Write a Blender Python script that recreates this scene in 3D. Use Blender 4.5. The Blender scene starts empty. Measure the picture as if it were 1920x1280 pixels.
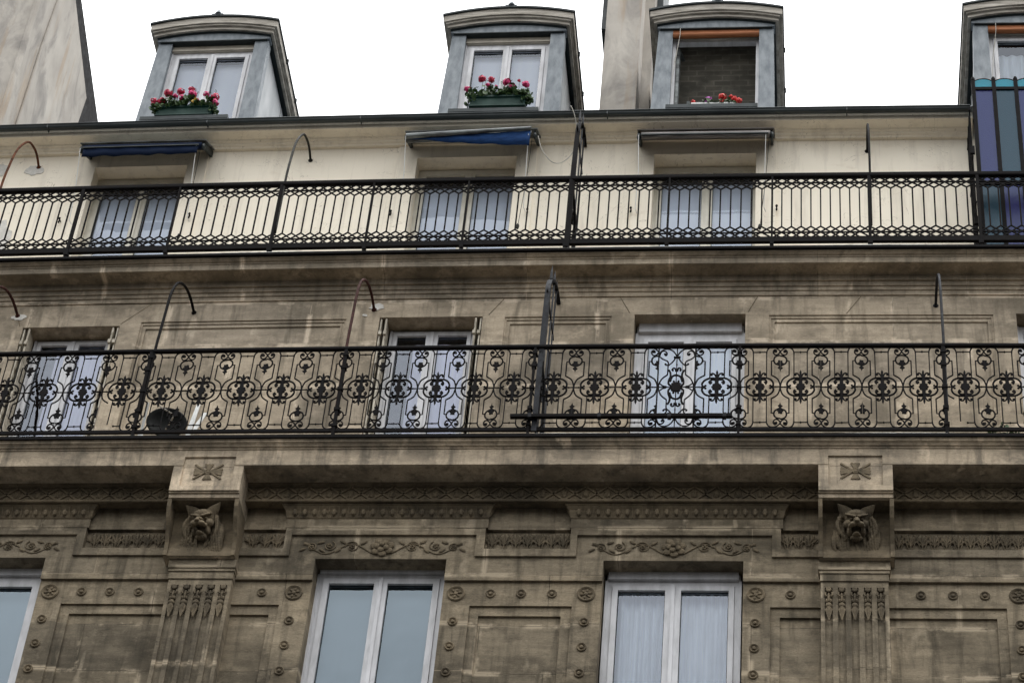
import bpy, bmesh, math, random
from math import sin, cos, pi, radians, sqrt
from mathutils import Vector, Matrix
random.seed(7)
SC = bpy.context.scene
COL = SC.collection

# ------------------------------------------------------------------ camera
cam_d = bpy.data.cameras.new('camera'); cam = bpy.data.objects.new('camera', cam_d); COL.objects.link(cam)
RR = Vector((0.9928062, 0.0919457, 0.0766930))      # image right
DD = Vector((-0.0072083, 0.6852746, -0.7282491))    # image down
FF = Vector((-0.1195151, 0.7224577, 0.6810076))     # forward
M3 = Matrix((RR, -DD, -FF)).transposed()
cam.matrix_world = Matrix.Translation((0, -20, 1.6)) @ M3.to_4x4()
cam_d.sensor_width = 36.0; cam_d.lens = 36.0 * 2.48466; cam_d.clip_start = .1; cam_d.clip_end = 2000
SC.camera = cam

# ------------------------------------------------------------------ sky and light
SUN_EL, SUN_AZ = radians(57.7), radians(120)
w = bpy.data.worlds.new('World'); SC.world = w; w.use_nodes = True
nt = w.node_tree; nt.nodes.clear()
out = nt.nodes.new('ShaderNodeOutputWorld'); bg = nt.nodes.new('ShaderNodeBackground')
sky = nt.nodes.new('ShaderNodeTexSky'); sky.sky_type = 'NISHITA'; sky.sun_disc = False
sky.sun_elevation = SUN_EL; sky.sun_rotation = SUN_AZ
bw = nt.nodes.new('ShaderNodeRGBToBW'); nt.links.new(sky.outputs[0], bw.inputs[0])
tc = nt.nodes.new('ShaderNodeTexCoord'); sep = nt.nodes.new('ShaderNodeSeparateXYZ')
nt.links.new(tc.outputs['Generated'], sep.inputs[0])
cr = nt.nodes.new('ShaderNodeMapRange'); cr.inputs['From Min'].default_value = 0; cr.inputs['From Max'].default_value = 1
cr.inputs['To Min'].default_value = 3.0; cr.inputs['To Max'].default_value = 37.0
nt.links.new(sep.outputs['Z'], cr.inputs['Value'])
mul = nt.nodes.new('ShaderNodeVectorMath'); mul.operation = 'SCALE'; mul.inputs[0].default_value = (.985, .995, 1.0)
cn = nt.nodes.new('ShaderNodeTexNoise'); cn.inputs['Scale'].default_value = 2.6; cn.inputs['Detail'].default_value = 5; cn.inputs['Roughness'].default_value = .55
nt.links.new(tc.outputs['Generated'], cn.inputs['Vector'])
cm = nt.nodes.new('ShaderNodeMapRange'); cm.inputs['From Min'].default_value = .32; cm.inputs['From Max'].default_value = .68; cm.inputs['To Min'].default_value = .70; cm.inputs['To Max'].default_value = 1.25
nt.links.new(cn.outputs['Fac'], cm.inputs['Value'])
cmul = nt.nodes.new('ShaderNodeMath'); cmul.operation = 'MULTIPLY'; nt.links.new(cr.outputs[0], cmul.inputs[0]); nt.links.new(cm.outputs[0], cmul.inputs[1])
nt.links.new(cmul.outputs[0], mul.inputs['Scale'])
mx = nt.nodes.new('ShaderNodeMix'); mx.data_type = 'RGBA'; mx.inputs[0].default_value = .93   # thick cloud over the clear sky
nt.links.new(sky.outputs[0], mx.inputs[6]); nt.links.new(mul.outputs[0], mx.inputs[7])
nt.links.new(mx.outputs[2], bg.inputs[0]); bg.inputs[1].default_value = .10
nt.links.new(bg.outputs[0], out.inputs[0])
sd = bpy.data.lights.new('sun', 'SUN'); so = bpy.data.objects.new('sun', sd); COL.objects.link(so)
sd.energy = .8; sd.angle = radians(30); sd.color = (1, .97, .92)
so.rotation_euler = (radians(90) - SUN_EL, 0, radians(20)); so.rotation_euler = Vector((.52, -.30, .95)).to_track_quat('Z', 'Y').to_euler()
SC.view_settings.view_transform = 'Standard'; SC.view_settings.look = 'None'; SC.view_settings.exposure = .12; SC.view_settings.gamma = 1

# ------------------------------------------------------------------ material helpers
def srgb(r, g, b):
    f = lambda c: c/12.92 if c <= .04045 else ((c+.055)/1.055)**2.4
    return (f(r/255), f(g/255), f(b/255), 1)
class NT:
    def __init__(s, name):
        s.m = bpy.data.materials.new(name); s.m.use_nodes = True; s.t = s.m.node_tree
        s.b = s.t.nodes['Principled BSDF']; s.geo = s.t.nodes.new('ShaderNodeNewGeometry')
    def n(s, ty, **k):
        nd = s.t.nodes.new(ty)
        for a, v in k.items(): setattr(nd, a, v)
        return nd
    def l(s, a, b): s.t.links.new(a, b)
    def map(s, scale=(1, 1, 1), loc=(0, 0, 0), rot=(0, 0, 0)):
        mp = s.n('ShaderNodeMapping'); mp.inputs['Scale'].default_value = scale; mp.inputs['Location'].default_value = loc
        mp.inputs['Rotation'].default_value = rot
        s.l(s.geo.outputs['Position'], mp.inputs[0]); return mp.outputs[0]
    def noise(s, vec, sc, det=6, rough=.6, dist=0):
        n = s.n('ShaderNodeTexNoise'); n.inputs['Scale'].default_value = sc; n.inputs['Detail'].default_value = det
        n.inputs['Roughness'].default_value = rough; n.inputs['Distortion'].default_value = dist
        s.l(vec, n.inputs['Vector']); return n.outputs['Fac']
    def ramp(s, fac, a, b, ca=0., cb=1.):
        r = s.n('ShaderNodeMapRange'); r.inputs['From Min'].default_value = a; r.inputs['From Max'].default_value = b
        r.inputs['To Min'].default_value = ca; r.inputs['To Max'].default_value = cb; r.clamp = True
        s.l(fac, r.inputs['Value']); return r.outputs[0]
    def mix(s, fac, a, b, mode='MIX'):
        m = s.n('ShaderNodeMix', data_type='RGBA', blend_type=mode)
        for v, i in ((fac, 0), (a, 6), (b, 7)):
            if hasattr(v, 'links'): s.l(v, m.inputs[i])
            else: m.inputs[i].default_value = v
        return m.outputs[2]
    def math(s, op, a, b=0.):
        m = s.n('ShaderNodeMath', operation=op)
        for v, i in ((a, 0), (b, 1)):
            if hasattr(v, 'links'): s.l(v, m.inputs[i])
            else: m.inputs[i].default_value = v
        return m.outputs[0]
    def bump(s, h, strength=.4, dist=.01):
        b = s.n('ShaderNodeBump'); b.inputs['Strength'].default_value = strength; b.inputs['Distance'].default_value = dist
        s.l(h, b.inputs['Height']); s.l(b.outputs[0], s.b.inputs['Normal'])
    def done(s, col=None, rough=.8, metal=0, spec=None):
        if col is not None:
            if hasattr(col, 'links'): s.l(col, s.b.inputs['Base Color'])
            else: s.b.inputs['Base Color'].default_value = col
        if hasattr(rough, 'links'): s.l(rough, s.b.inputs['Roughness'])
        else: s.b.inputs['Roughness'].default_value = rough
        s.b.inputs['Metallic'].default_value = metal
        if spec is not None: s.b.inputs['Specular IOR Level'].default_value = spec
        return s.m

def stone(name, light, mid, dark, grime=.5, joint=True, seed=0., jh=.55, jw=1.15, patch=.5):
    k = NT(name)
    bed = k.noise(k.map((.55, .55, 5), (seed, 0, seed)), 3.0, 8, .62)
    big = k.noise(k.map((1, 1, 1.3), (seed, 2, 0)), .9, 5, .6)
    streak = k.noise(k.map((5, 5, .55), (seed*2, 0, 0)), 1.7, 6, .62, .3)
    fine = k.noise(k.map((1, 1, 2.2)), 34, 7, .7)
    pit = k.noise(k.map((1, 1, 1.5), (3, 1, 5)), 62, 3, .5)
    col = k.mix(k.ramp(bed, .32, .68), mid, light)
    blot = k.noise(k.map((1, 1, 1.6), (seed, 7, 3)), 2.6, 8, .72)
    col = k.mix(k.math('MULTIPLY', k.ramp(big, .44, .60), grime*.8), col, dark)
    col = k.mix(k.math('MULTIPLY', k.ramp(blot, .50, .66), .72*grime), col, dark)
    col = k.mix(k.math('MULTIPLY', k.ramp(k.noise(k.map((1, 1, 1.5), (seed+4, 1, 8)), 3.0, 8, .72), .53, .66), .50), col, tuple(min(1, c*1.28) for c in light[:3])+(1,))
    col = k.mix(k.math('MULTIPLY', k.ramp(streak, .50, .68), .75*grime + .1), col, dark)
    # pale repaired patches and lime runs
    run = k.noise(k.map((2.6, 2.6, .8), (seed+9, 0, 4)), 2.4, 3, .5)
    msk = k.noise(k.map((1, 1, 1), (seed+1, 0, 7)), 1.5, 3, .5)
    col = k.mix(k.math('MULTIPLY', k.math('MULTIPLY', k.ramp(run, .60, .68), k.ramp(msk, .5, .6)), patch), col, tuple(min(1, c*1.28+.03) for c in light[:3])+(1,))
    col = k.mix(k.ramp(fine, .38, .72, 0, .75), col, k.mix(.5, col, dark), 'MIX')
    col = k.mix(k.ramp(pit, .64, .72, 0, .5), col, tuple(c*.35 for c in dark[:3])+(1,))
    h = k.math('ADD', k.math('MULTIPLY', fine, .6), k.math('MULTIPLY', bed, .5))
    h = k.math('SUBTRACT', h, k.ramp(pit, .6, .7, 0, .8))
    if joint:
        br = k.n('ShaderNodeTexBrick'); br.offset = .5
        sw = k.n('ShaderNodeSeparateXYZ'); cb = k.n('ShaderNodeCombineXYZ')
        wob = k.noise(k.map((1, 1, 1)), 5, 3, .6)
        k.l(k.geo.outputs['Position'], sw.inputs[0])
        k.l(k.math('ADD', sw.outputs['X'], seed), cb.inputs[0])
        k.l(k.math('ADD', sw.outputs['Z'], k.math('MULTIPLY', wob, .02)), cb.inputs[1])
        k.l(cb.outputs[0], br.inputs['Vector'])
        br.inputs['Scale'].default_value = 1; br.inputs['Brick Width'].default_value = jw; br.inputs['Row Height'].default_value = jh
        br.inputs['Mortar Size'].default_value = .0045; br.inputs['Mortar Smooth'].default_value = .3; br.inputs['Bias'].default_value = 0
        br.inputs['Color1'].default_value = (.36, .37, .38, 1); br.inputs['Color2'].default_value = (.66, .65, .62, 1); br.inputs['Mortar'].default_value = (.5, .5, .5, 1)
        col = k.mix(.55, col, br.outputs['Color'], 'OVERLAY')
        b2 = k.n('ShaderNodeTexBrick'); b2.offset = .5; k.l(cb.outputs[0], b2.inputs['Vector'])
        b2.inputs['Scale'].default_value = 1; b2.inputs['Brick Width'].default_value = jw; b2.inputs['Row Height'].default_value = jh
        b2.inputs['Mortar Size'].default_value = .045; b2.inputs['Mortar Smooth'].default_value = .9; b2.inputs['Bias'].default_value = 0
        halo = k.math('MULTIPLY', b2.outputs['Fac'], k.ramp(k.noise(k.map((1, 1, 1), (5, seed, 1)), 2.1, 5, .65), .49, .57))
        col = k.mix(k.math('MULTIPLY', halo, .80), col, tuple(min(1, c*1.42+.02) for c in light[:3])+(1,))
        jm = k.ramp(k.noise(k.map((1, 1, 1), (2, seed, 2)), 2.3, 3), .45, .6)
        col = k.mix(k.math('MULTIPLY', br.outputs['Fac'], k.math('SUBTRACT', .62, k.math('MULTIPLY', jm, .3))), col, tuple(c*.7 for c in dark[:3])+(1,))
        jf = k.math('MULTIPLY', br.outputs['Fac'], k.math('MULTIPLY', jm, .55))
        col = k.mix(jf, col, tuple(min(1, c*1.3) for c in light[:3])+(1,))
        h = k.math('SUBTRACT', h, k.math('MULTIPLY', br.outputs['Fac'], .5))
    k.bump(h, .55, .012)
    return k.done(col, .9, 0, .25)

M = {}
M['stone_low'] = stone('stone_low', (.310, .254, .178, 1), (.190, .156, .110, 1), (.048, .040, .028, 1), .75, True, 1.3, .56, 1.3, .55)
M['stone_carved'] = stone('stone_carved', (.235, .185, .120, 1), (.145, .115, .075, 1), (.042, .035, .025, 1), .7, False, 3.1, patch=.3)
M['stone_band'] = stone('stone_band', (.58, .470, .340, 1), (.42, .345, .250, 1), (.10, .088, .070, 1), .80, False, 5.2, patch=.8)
M['stone_up'] = stone('stone_up', (.48, .40, .305, 1), (.35, .293, .222, 1), (.13, .110, .082, 1), .8, True, 2.4, .62, 1.6, .8)

k = NT('cream_render')
n1 = k.noise(k.map((1, 1, 1)), .8, 4); n2 = k.noise(k.map((4, 4, .5)), 1.6, 5)
c = k.mix(k.ramp(n1, .35, .7), (.88, .81, .68, 1), (.82, .75, .625, 1))
c = k.mix(k.ramp(n2, .52, .74, 0, .50), c, (.52, .46, .38, 1))
c = k.mix(k.ramp(k.noise(k.map((9, 9, .35), (2, 0, 9)), 1.2, 4, .6), .60, .72, 0, .38), c, (.42, .37, .31, 1))
c = k.mix(k.ramp(k.noise(k.map((1, 1, 2), (6, 0, 1)), 2.2, 7, .7), .60, .72, 0, .35), c, (.60, .50, .38, 1))
wv = k.noise(k.map((1, 1, 1)), 60, 3); hl = k.noise(k.map((1, 1, 1), (4, 0, 2)), 1.1, 4, .6, 1.5)
crack = k.math('LESS_THAN', k.math('ABSOLUTE', k.math('SUBTRACT', hl, .5)), .0016)
c = k.mix(k.math('MULTIPLY', crack, .5), c, (.33, .28, .22, 1))
k.bump(wv, .15, .004); M['cream'] = k.done(c, .85, 0, .2)

def simple(name, col, rough=.6, metal=0, var=.25, sc=8, stretch=(1, 1, 1), bump=.15, dark=None, spec=None):
    k = NT(name); a = k.noise(k.map(stretch), sc, 6, .62)
    d = dark or tuple(x*(1-var*1.6) for x in col[:3])+(1,)
    c = k.mix(k.ramp(a, .36, .68), col if len(col) == 4 else tuple(col)+(1,), d)
    k.bump(a, bump, .006)
    return k.done(c, k.ramp(a, .3, .7, max(.05, rough-.12), min(1, rough+.12)), metal, spec)
M['zinc'] = simple('weathered_zinc', (.200, .225, .245, 1), .5, .0, sc=14, stretch=(1, 1, .35), dark=(.115, .135, .155, 1), spec=.4)
M['gutter_zinc'] = simple('gutter_zinc', (.045, .056, .058, 1), .45, 0, sc=4, stretch=(.4, 1, 1), dark=(.020, .026, .028, 1), spec=.35)
M['zinc_dark'] = simple('dark_zinc_edge', (.022, .030, .032, 1), .5, 0, sc=6, spec=.25)
M['zinc_pale'] = simple('pale_zinc_cheek', (.36, .37, .38, 1), .5, .0, sc=3, stretch=(1, 1, .4), dark=(.25, .27, .28, 1))
M['wood_grey'] = simple('weathered_painted_wood', (.46, .425, .37, 1), .8, 0, sc=7, stretch=(.5, 1, 4), dark=(.20, .18, .15, 1), bump=.4)
M['wood_beige'] = simple('beige_painted_wood', (.50, .46, .39, 1), .6, 0, sc=6, dark=(.36, .33, .27, 1))
M['white'] = simple('white_window_frame', (.60, .60, .62, 1), .4, 0, sc=3.5, stretch=(3, 1, .8), dark=(.42, .42, .43, 1))
M['white_old'] = simple('cream_window_frame', (.70, .67, .58, 1), .45, 0, sc=5, dark=(.55, .52, .44, 1))
M['iron'] = simple('black_painted_iron', (.0028, .0029, .0036, 1), .62, 0, sc=18, dark=(.009, .007, .0065, 1), bump=.5, spec=.05)
M['iron_blue'] = simple('worn_blue_black_iron', (.009, .011, .016, 1), .55, 0, sc=20, dark=(.004, .004, .005, 1), spec=.15)
M['rust'] = simple('rusty_iron', (.13, .050, .025, 1), .85, 0, sc=18, dark=(.03, .018, .014, 1), bump=.5, spec=.08)
M['rust_paint'] = simple('red_brown_painted_iron', (.060, .022, .018, 1), .7, 0, sc=18, dark=(.022, .010, .009, 1), spec=.1)
M['hinge_dark'] = simple('grey_green_tube', (.022, .022, .018, 1), .6, 0, sc=20, spec=.15)
M['shutter'] = simple('beige_metal_shutter', (.50, .45, .36, 1), .55, 0, sc=12, dark=(.22, .19, .14, 1))
M['roller'] = simple('orange_bamboo_blind', (.34, .120, .040, 1), .8, 0, sc=10, stretch=(.3, 1, 8), dark=(.20, .065, .022, 1), bump=.5)
M['green_box'] = simple('green_plastic_planter', (.012, .045, .034, 1), .5, 0, sc=6, dark=(.007, .026, .021, 1), spec=.2)
M['canvas_blue'] = simple('blue_awning_canvas', (.014, .045, .135, 1), .85, 0, sc=9, stretch=(1, 1, 3), dark=(.008, .022, .065, 1), spec=.08)
M['canvas_navy'] = simple('navy_awning_canvas', (.006, .013, .034, 1), .8, 0, sc=4, dark=(.006, .012, .032, 1), spec=.08)
M['metal_grime'] = simple('grimy_awning_metal', (.20, .22, .22, 1), .45, .3, sc=5, stretch=(.6, 1, 2), dark=(.028, .028, .028, 1))
M['metal_taupe'] = simple('taupe_awning_metal', (.17, .155, .145, 1), .45, .2, sc=5, stretch=(.5, 1, 3), dark=(.06, .055, .05, 1))
M['wire'] = simple('pale_cord', (.45, .43, .38, 1), .7)
M['plastic_white'] = simple('white_pvc', (.72, .73, .72, 1), .35, 0, sc=5, dark=(.55, .56, .54, 1))
M['black_mesh'] = simple('black_dish', (.004, .0045, .0045, 1), .6, 0, sc=20, dark=(.007, .008, .007, 1), spec=.1)
M['patch'] = simple('white_filler', (.66, .64, .60, 1), .9, 0, sc=18, dark=(.48, .46, .42, 1), bump=.6)
M['soil'] = simple('soil', (.03, .02, .012, 1), .95)
M['cable_white'] = simple('white_cable', (.75, .74, .70, 1), .5, sc=12, dark=(.12, .12, .11, 1))
M['asphalt'] = simple('asphalt', (.055, .055, .055, 1), .9, sc=30, dark=(.035, .035, .035, 1))
M['opp_stone'] = simple('low_bounce_stone', (.085, .075, .06, 1), .9, sc=2, dark=(.05, .045, .04, 1))  # kept dark so little light bounces back to the soffits
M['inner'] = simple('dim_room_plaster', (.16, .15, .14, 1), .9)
M['ceiling'] = simple('room_ceiling', (.30, .30, .30, 1), .9)

k = NT('chimney_render')
a = k.noise(k.map((1, 1, .6)), 1.6, 6, .6); b = k.noise(k.map((1.6, 1.6, .6), (3, 0, 0)), 1.5, 7, .65, .8)
c = k.mix(k.ramp(a, .35, .65), (.50, .465, .415, 1), (.36, .33, .295, 1))
c = k.mix(k.ramp(b, .48, .66, 0, .75), c, (.23, .215, .20, 1))
c = k.mix(k.ramp(k.noise(k.map((3, 3, .3), (8, 0, 0)), 1.3, 4), .58, .68, 0, .40), c, (.36, .25, .15, 1))
k.bump(a, .35, .02); M['chimney'] = k.done(c, .9, 0, .2)

def brick_room():
    k = NT('dark_brick_room'); br = k.n('ShaderNodeTexBrick'); sw = k.n('ShaderNodeSeparateXYZ'); cb = k.n('ShaderNodeCombineXYZ')
    k.l(k.geo.outputs['Position'], sw.inputs[0]); k.l(sw.outputs['X'], cb.inputs[0]); k.l(sw.outputs['Z'], cb.inputs[1]); k.l(cb.outputs[0], br.inputs['Vector'])
    br.inputs['Scale'].default_value = 1; br.inputs['Brick Width'].default_value = .22; br.inputs['Row Height'].default_value = .07; br.inputs['Mortar Size'].default_value = .01
    br.inputs['Color1'].default_value = (.20, .18, .145, 1); br.inputs['Color2'].default_value = (.11, .10, .08, 1); br.inputs['Mortar'].default_value = (.23, .21, .175, 1)
    a = k.noise(k.map((1, 1, 2)), 3, 4)
    return k.done(k.mix(k.ramp(a, .35, .65), br.outputs['Color'], (.08, .075, .06, 1)), .9)
M['brick_room'] = brick_room()

def glass(name, tint, gain=2.2, base=.03, rough=.02):
    k = NT(name); k.t.nodes.remove(k.b)
    tr = k.n('ShaderNodeBsdfTransparent'); tr.inputs[0].default_value = (.90, .93, .95, 1)
    gl = k.n('ShaderNodeBsdfGlossy'); gl.inputs['Color'].default_value = tint; gl.inputs['Roughness'].default_value = rough
    fr = k.n('ShaderNodeFresnel'); fr.inputs[0].default_value = 1.5
    wob = k.noise(k.map((1, 1, 1)), 2.0, 2); bp = k.n('ShaderNodeBump'); bp.inputs['Strength'].default_value = .06; bp.inputs['Distance'].default_value = .05
    k.l(wob, bp.inputs['Height']); k.l(bp.outputs[0], gl.inputs['Normal'])
    f = k.math('ADD', k.math('MULTIPLY', fr.outputs[0], gain), base)
    ms = k.n('ShaderNodeMixShader'); k.l(f, ms.inputs[0]); k.l(tr.outputs[0], ms.inputs[1]); k.l(gl.outputs[0], ms.inputs[2])
    k.l(ms.outputs[0], k.t.nodes['Material Output'].inputs[0]); return k.m
M['glass'] = glass('window_glass', (.82, .88, 1, 1), 2.0, .02)
M['glass_sky'] = glass('sky_reflecting_glass', (.70, .83, .93, 1), 2.5, .02)
M['glass_c'] = glass('upper_window_glass', (.84, .89, .98, 1), 1.4, .0)

def curtain_mat(name, col, transl=.45, dk=.78):
    k = NT(name); k.t.nodes.remove(k.b)
    pleat_shade = k.noise(k.map((1, 1, .06)), 16, 4); c = k.mix(k.ramp(pleat_shade, .35, .65), col, tuple(x*dk for x in col[:3])+(1,))  # upright streaks put pleat shading into the cloth colour
    d = k.n('ShaderNodeBsdfDiffuse'); t = k.n('ShaderNodeBsdfTranslucent'); k.l(c, d.inputs[0]); k.l(c, t.inputs[0])
    ms = k.n('ShaderNodeMixShader'); ms.inputs[0].default_value = transl; k.l(d.outputs[0], ms.inputs[1]); k.l(t.outputs[0], ms.inputs[2])
    k.l(ms.outputs[0], k.t.nodes['Material Output'].inputs[0]); return k.m
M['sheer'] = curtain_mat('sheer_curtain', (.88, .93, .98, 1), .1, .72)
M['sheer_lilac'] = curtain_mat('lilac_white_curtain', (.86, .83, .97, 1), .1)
M['blind_blue'] = curtain_mat('pale_blue_blind', (.25, .295, .34, 1), .15, .97)
M['blind_grey'] = curtain_mat('pale_grey_blind', (.90, .915, .97, 1), .05, .97)

def colour_glass(name, col, tr=.5):
    k = NT(name); k.t.nodes.remove(k.b)
    v = k.n('ShaderNodeTexVoronoi'); v.inputs['Scale'].default_value = 90; k.l(k.map((1, 1, 1)), v.inputs['Vector'])
    bp = k.n('ShaderNodeBump'); bp.inputs['Strength'].default_value = .3; bp.inputs['Distance'].default_value = .006; k.l(v.outputs['Distance'], bp.inputs['Height'])
    t = k.n('ShaderNodeBsdfTransparent'); tl = k.n('ShaderNodeBsdfTranslucent'); df = k.n('ShaderNodeBsdfDiffuse'); g = k.n('ShaderNodeBsdfGlossy')
    vv = k.mix(k.ramp(v.outputs['Distance'], .0, .6, 0, .22), col, tuple(min(1, x*1.6) for x in col[:3])+(1,))
    for x in (t, tl, df): k.l(vv, x.inputs[0])
    g.inputs['Roughness'].default_value = .15; g.inputs['Color'].default_value = (.6, .7, .8, 1)
    for x in (tl, df, g): k.l(bp.outputs[0], x.inputs['Normal'])
    m1 = k.n('ShaderNodeMixShader'); m1.inputs[0].default_value = tr; k.l(tl.outputs[0], m1.inputs[1]); k.l(t.outputs[0], m1.inputs[2])
    m0 = k.n('ShaderNodeMixShader'); m0.inputs[0].default_value = .35; k.l(m1.outputs[0], m0.inputs[1]); k.l(df.outputs[0], m0.inputs[2])
    m2 = k.n('ShaderNodeMixShader'); m2.inputs[0].default_value = .045; k.l(m0.outputs[0], m2.inputs[1]); k.l(g.outputs[0], m2.inputs[2])
    k.l(m2.outputs[0], k.t.nodes['Material Output'].inputs[0]); return k.m
M['cg_purple'] = colour_glass('violet_glass', (.030, .024, .20, 1), .5)
M['cg_teal'] = colour_glass('teal_glass', (.007, .062, .100, 1), .5)
M['cg_cyan'] = colour_glass('bright_cyan_glass', (.008, .36, .45, 1), .6)

def leafm(name, c1, c2):
    k = NT(name); a = k.noise(k.map((1, 1, 1)), 40, 2); return k.done(k.mix(k.ramp(a, .35, .65), c1, c2), .55)
M['leaf'] = leafm('geranium_leaf', (.022, .055, .016, 1), (.065, .12, .028, 1))
M['leaf_yellow'] = leafm('yellow_leaf', (.45, .26, .03, 1), (.5, .35, .05, 1))
M['petal_magenta'] = leafm('magenta_petal', (.62, .015, .16, 1), (.50, .02, .12, 1))
M['petal_crimson'] = leafm('crimson_petal', (.55, .012, .07, 1), (.40, .01, .05, 1))
M['petal_red'] = leafm('red_petal', (.70, .02, .015, 1), (.55, .02, .015, 1))
M['petal_violet'] = leafm('violet_petal', (.50, .10, .45, 1), (.40, .07, .38, 1))

# ------------------------------------------------------------------ mesh helpers
def sag(x, z):          # the old building has settled a few centimetres at both ends
    return -.0014*(x+2.5)**2*max(0., min(1., (z-17.0)/2.2))
LOC = {}
def thing(name, label, cat, loc, group=None):
    o = bpy.data.objects.new(name, None); COL.objects.link(o); o.location = loc; o.empty_display_size = .2
    o['label'] = label; o['category'] = cat
    if group: o['group'] = group
    LOC[o.name] = Vector(loc); return o
def tag(o, label, cat, group=None):
    o['label'] = label; o['category'] = cat
    if group: o['group'] = group
    return o
def seg(a, b, step=.5):
    n = max(1, int(math.ceil((b-a)/step))); return [a+(b-a)*i/n for i in range(n+1)]
class B:
    def __init__(s): s.v = []; s.f = []
    def add(s, vs, fs):
        o = len(s.v); s.v += [tuple(p) for p in vs]; s.f += [tuple(i+o for i in f) for f in fs]
    def box(s, x0, x1, y0, y1, z0, z1, step=.5):
        xs = seg(x0, x1, step); vs = []; fs = []
        for x in xs: vs += [(x, y0, z0), (x, y1, z0), (x, y1, z1), (x, y0, z1)]
        for i in range(len(xs)-1):
            a, b = i*4, i*4+4
            for j in range(4): k2 = (j+1) % 4; fs.append((a+j, a+k2, b+k2, b+j))
        fs.append((3, 2, 1, 0)); e = (len(xs)-1)*4; fs.append((e, e+1, e+2, e+3)); s.add(vs, fs); return s
    def profile(s, prof, x0, x1, step=.5, cap=True):      # open polyline of (y,z) swept along x; closed when cap
        xs = seg(x0, x1, step); n = len(prof); vs = [(x, y, z) for x in xs for (y, z) in prof]; fs = []
        for i in range(len(xs)-1):
            for j in range(n-1): a = i*n+j; fs.append((a, a+1, a+n+1, a+n))
        if cap:
            for i in range(len(xs)-1): a = i*n; fs.append((a+n-1, a, a+n, a+2*n-1))
            fs.append(tuple(range(n-1, -1, -1))); fs.append(tuple(range((len(xs)-1)*n, len(xs)*n)))
        s.add(vs, fs); return s
    def prism(s, poly, y0, y1):                            # polygon in x,z extruded along y
        n = len(poly); vs = [(x, y0, z) for x, z in poly]+[(x, y1, z) for x, z in poly]
        fs = [tuple(range(n)), tuple(range(2*n-1, n-1, -1))]+[(i, i+n, (i+1) % n+n, (i+1) % n) for i in range(n)]
        s.add(vs, fs); return s
    def xprism(s, poly, x0, x1):                           # polygon in y,z extruded along x
        n = len(poly); vs = [(x0, y, z) for y, z in poly]+[(x1, y, z) for y, z in poly]
        fs = [tuple(range(n)), tuple(range(2*n-1, n-1, -1))]+[(i, i+n, (i+1) % n+n, (i+1) % n) for i in range(n)]
        s.add(vs, fs); return s
    def tube(s, pts, r, n=6, flat=1.0, closed=False, up=None):
        pts = [Vector(p) for p in pts]; m = len(pts); vs = []; fs = []
        for i, p in enumerate(pts):
            if closed: t = pts[(i+1) % m]-pts[i-1]
            else: t = pts[min(i+1, m-1)]-pts[max(i-1, 0)]
            if t.length < 1e-9: t = Vector((0, 0, 1))
            t.normalize(); ref = up or (Vector((0, 1, 0)) if abs(t.y) < .9 else Vector((1, 0, 0)))
            a = t.cross(ref).normalized(); b = a.cross(t).normalized()
            rr = r[i] if isinstance(r, (list, tuple)) else r
            for j in range(n):
                an = 2*pi*(j+.5)/n; vs.append(p+a*cos(an)*rr+b*sin(an)*rr*flat)
        for i in range(m if closed else m-1):
            for j in range(n):
                a0 = i*n+j; a1 = i*n+(j+1) % n; c = ((i+1) % m)*n; fs.append((a0, a1, c+(j+1) % n, c+j))
        if not closed: fs.append(tuple(range(n-1, -1, -1))); fs.append(tuple(range((m-1)*n, m*n)))
        s.add(vs, fs); return s
    def ball(s, c, r, nu=8, nv=5, rot=None):
        rx, ry, rz = (r, r, r) if not isinstance(r, (tuple, list)) else r; vs = []; fs = []
        for i in range(nv+1):
            th = pi*i/nv
            for j in range(nu):
                ph = 2*pi*j/nu; p = Vector((rx*sin(th)*cos(ph), ry*sin(th)*sin(ph), rz*cos(th)))
                if rot: p = rot @ p
                vs.append(Vector(c)+p)
        for i in range(nv):
            for j in range(nu): fs.append((i*nu+j, i*nu+(j+1) % nu, (i+1)*nu+(j+1) % nu, (i+1)*nu+j))
        s.add(vs, fs); return s
    def lathe_y(s, prof, c, n=20):                         # (radius, y) rings around an axis along y
        vs = []; fs = []; m = len(prof)
        for (r, y) in prof:
            for j in range(n): a = 2*pi*j/n; vs.append((c[0]+r*cos(a), c[1]+y, c[2]+r*sin(a)))
        for i in range(m-1):
            for j in range(n): fs.append((i*n+j, i*n+(j+1) % n, (i+1)*n+(j+1) % n, (i+1)*n+j))
        fs.append(tuple(range((m-1)*n, m*n))); s.add(vs, fs); return s
    def build(s, name, mat, parent=None, origin=None, warp=True, smooth=False, loc=None, clean=True):
        """vertices are world coordinates unless loc is given (then they are local to loc)"""
        if warp and loc is None: vs = [(x, y, z+sag(x, z)) for x, y, z in s.v]
        else: vs = s.v
        if loc is None:
            base = Vector(origin) if origin is not None else (LOC[parent.name] if parent else Vector((0, 0, 0)))
            vs = [tuple(Vector(p)-base) for p in vs]
        me = bpy.data.meshes.new(name); me.from_pydata(vs, [], s.f)
        if clean:
            bm = bmesh.new(); bm.from_mesh(me); bmesh.ops.remove_doubles(bm, verts=bm.verts, dist=1e-5)
            bmesh.ops.recalc_face_normals(bm, faces=bm.faces); bm.to_mesh(me); bm.free()
        me.materials.append(M[mat] if isinstance(mat, str) else mat)
        if smooth:
            for p in me.polygons: p.use_smooth = True
        o = bpy.data.objects.new(name, me); COL.objects.link(o)
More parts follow.
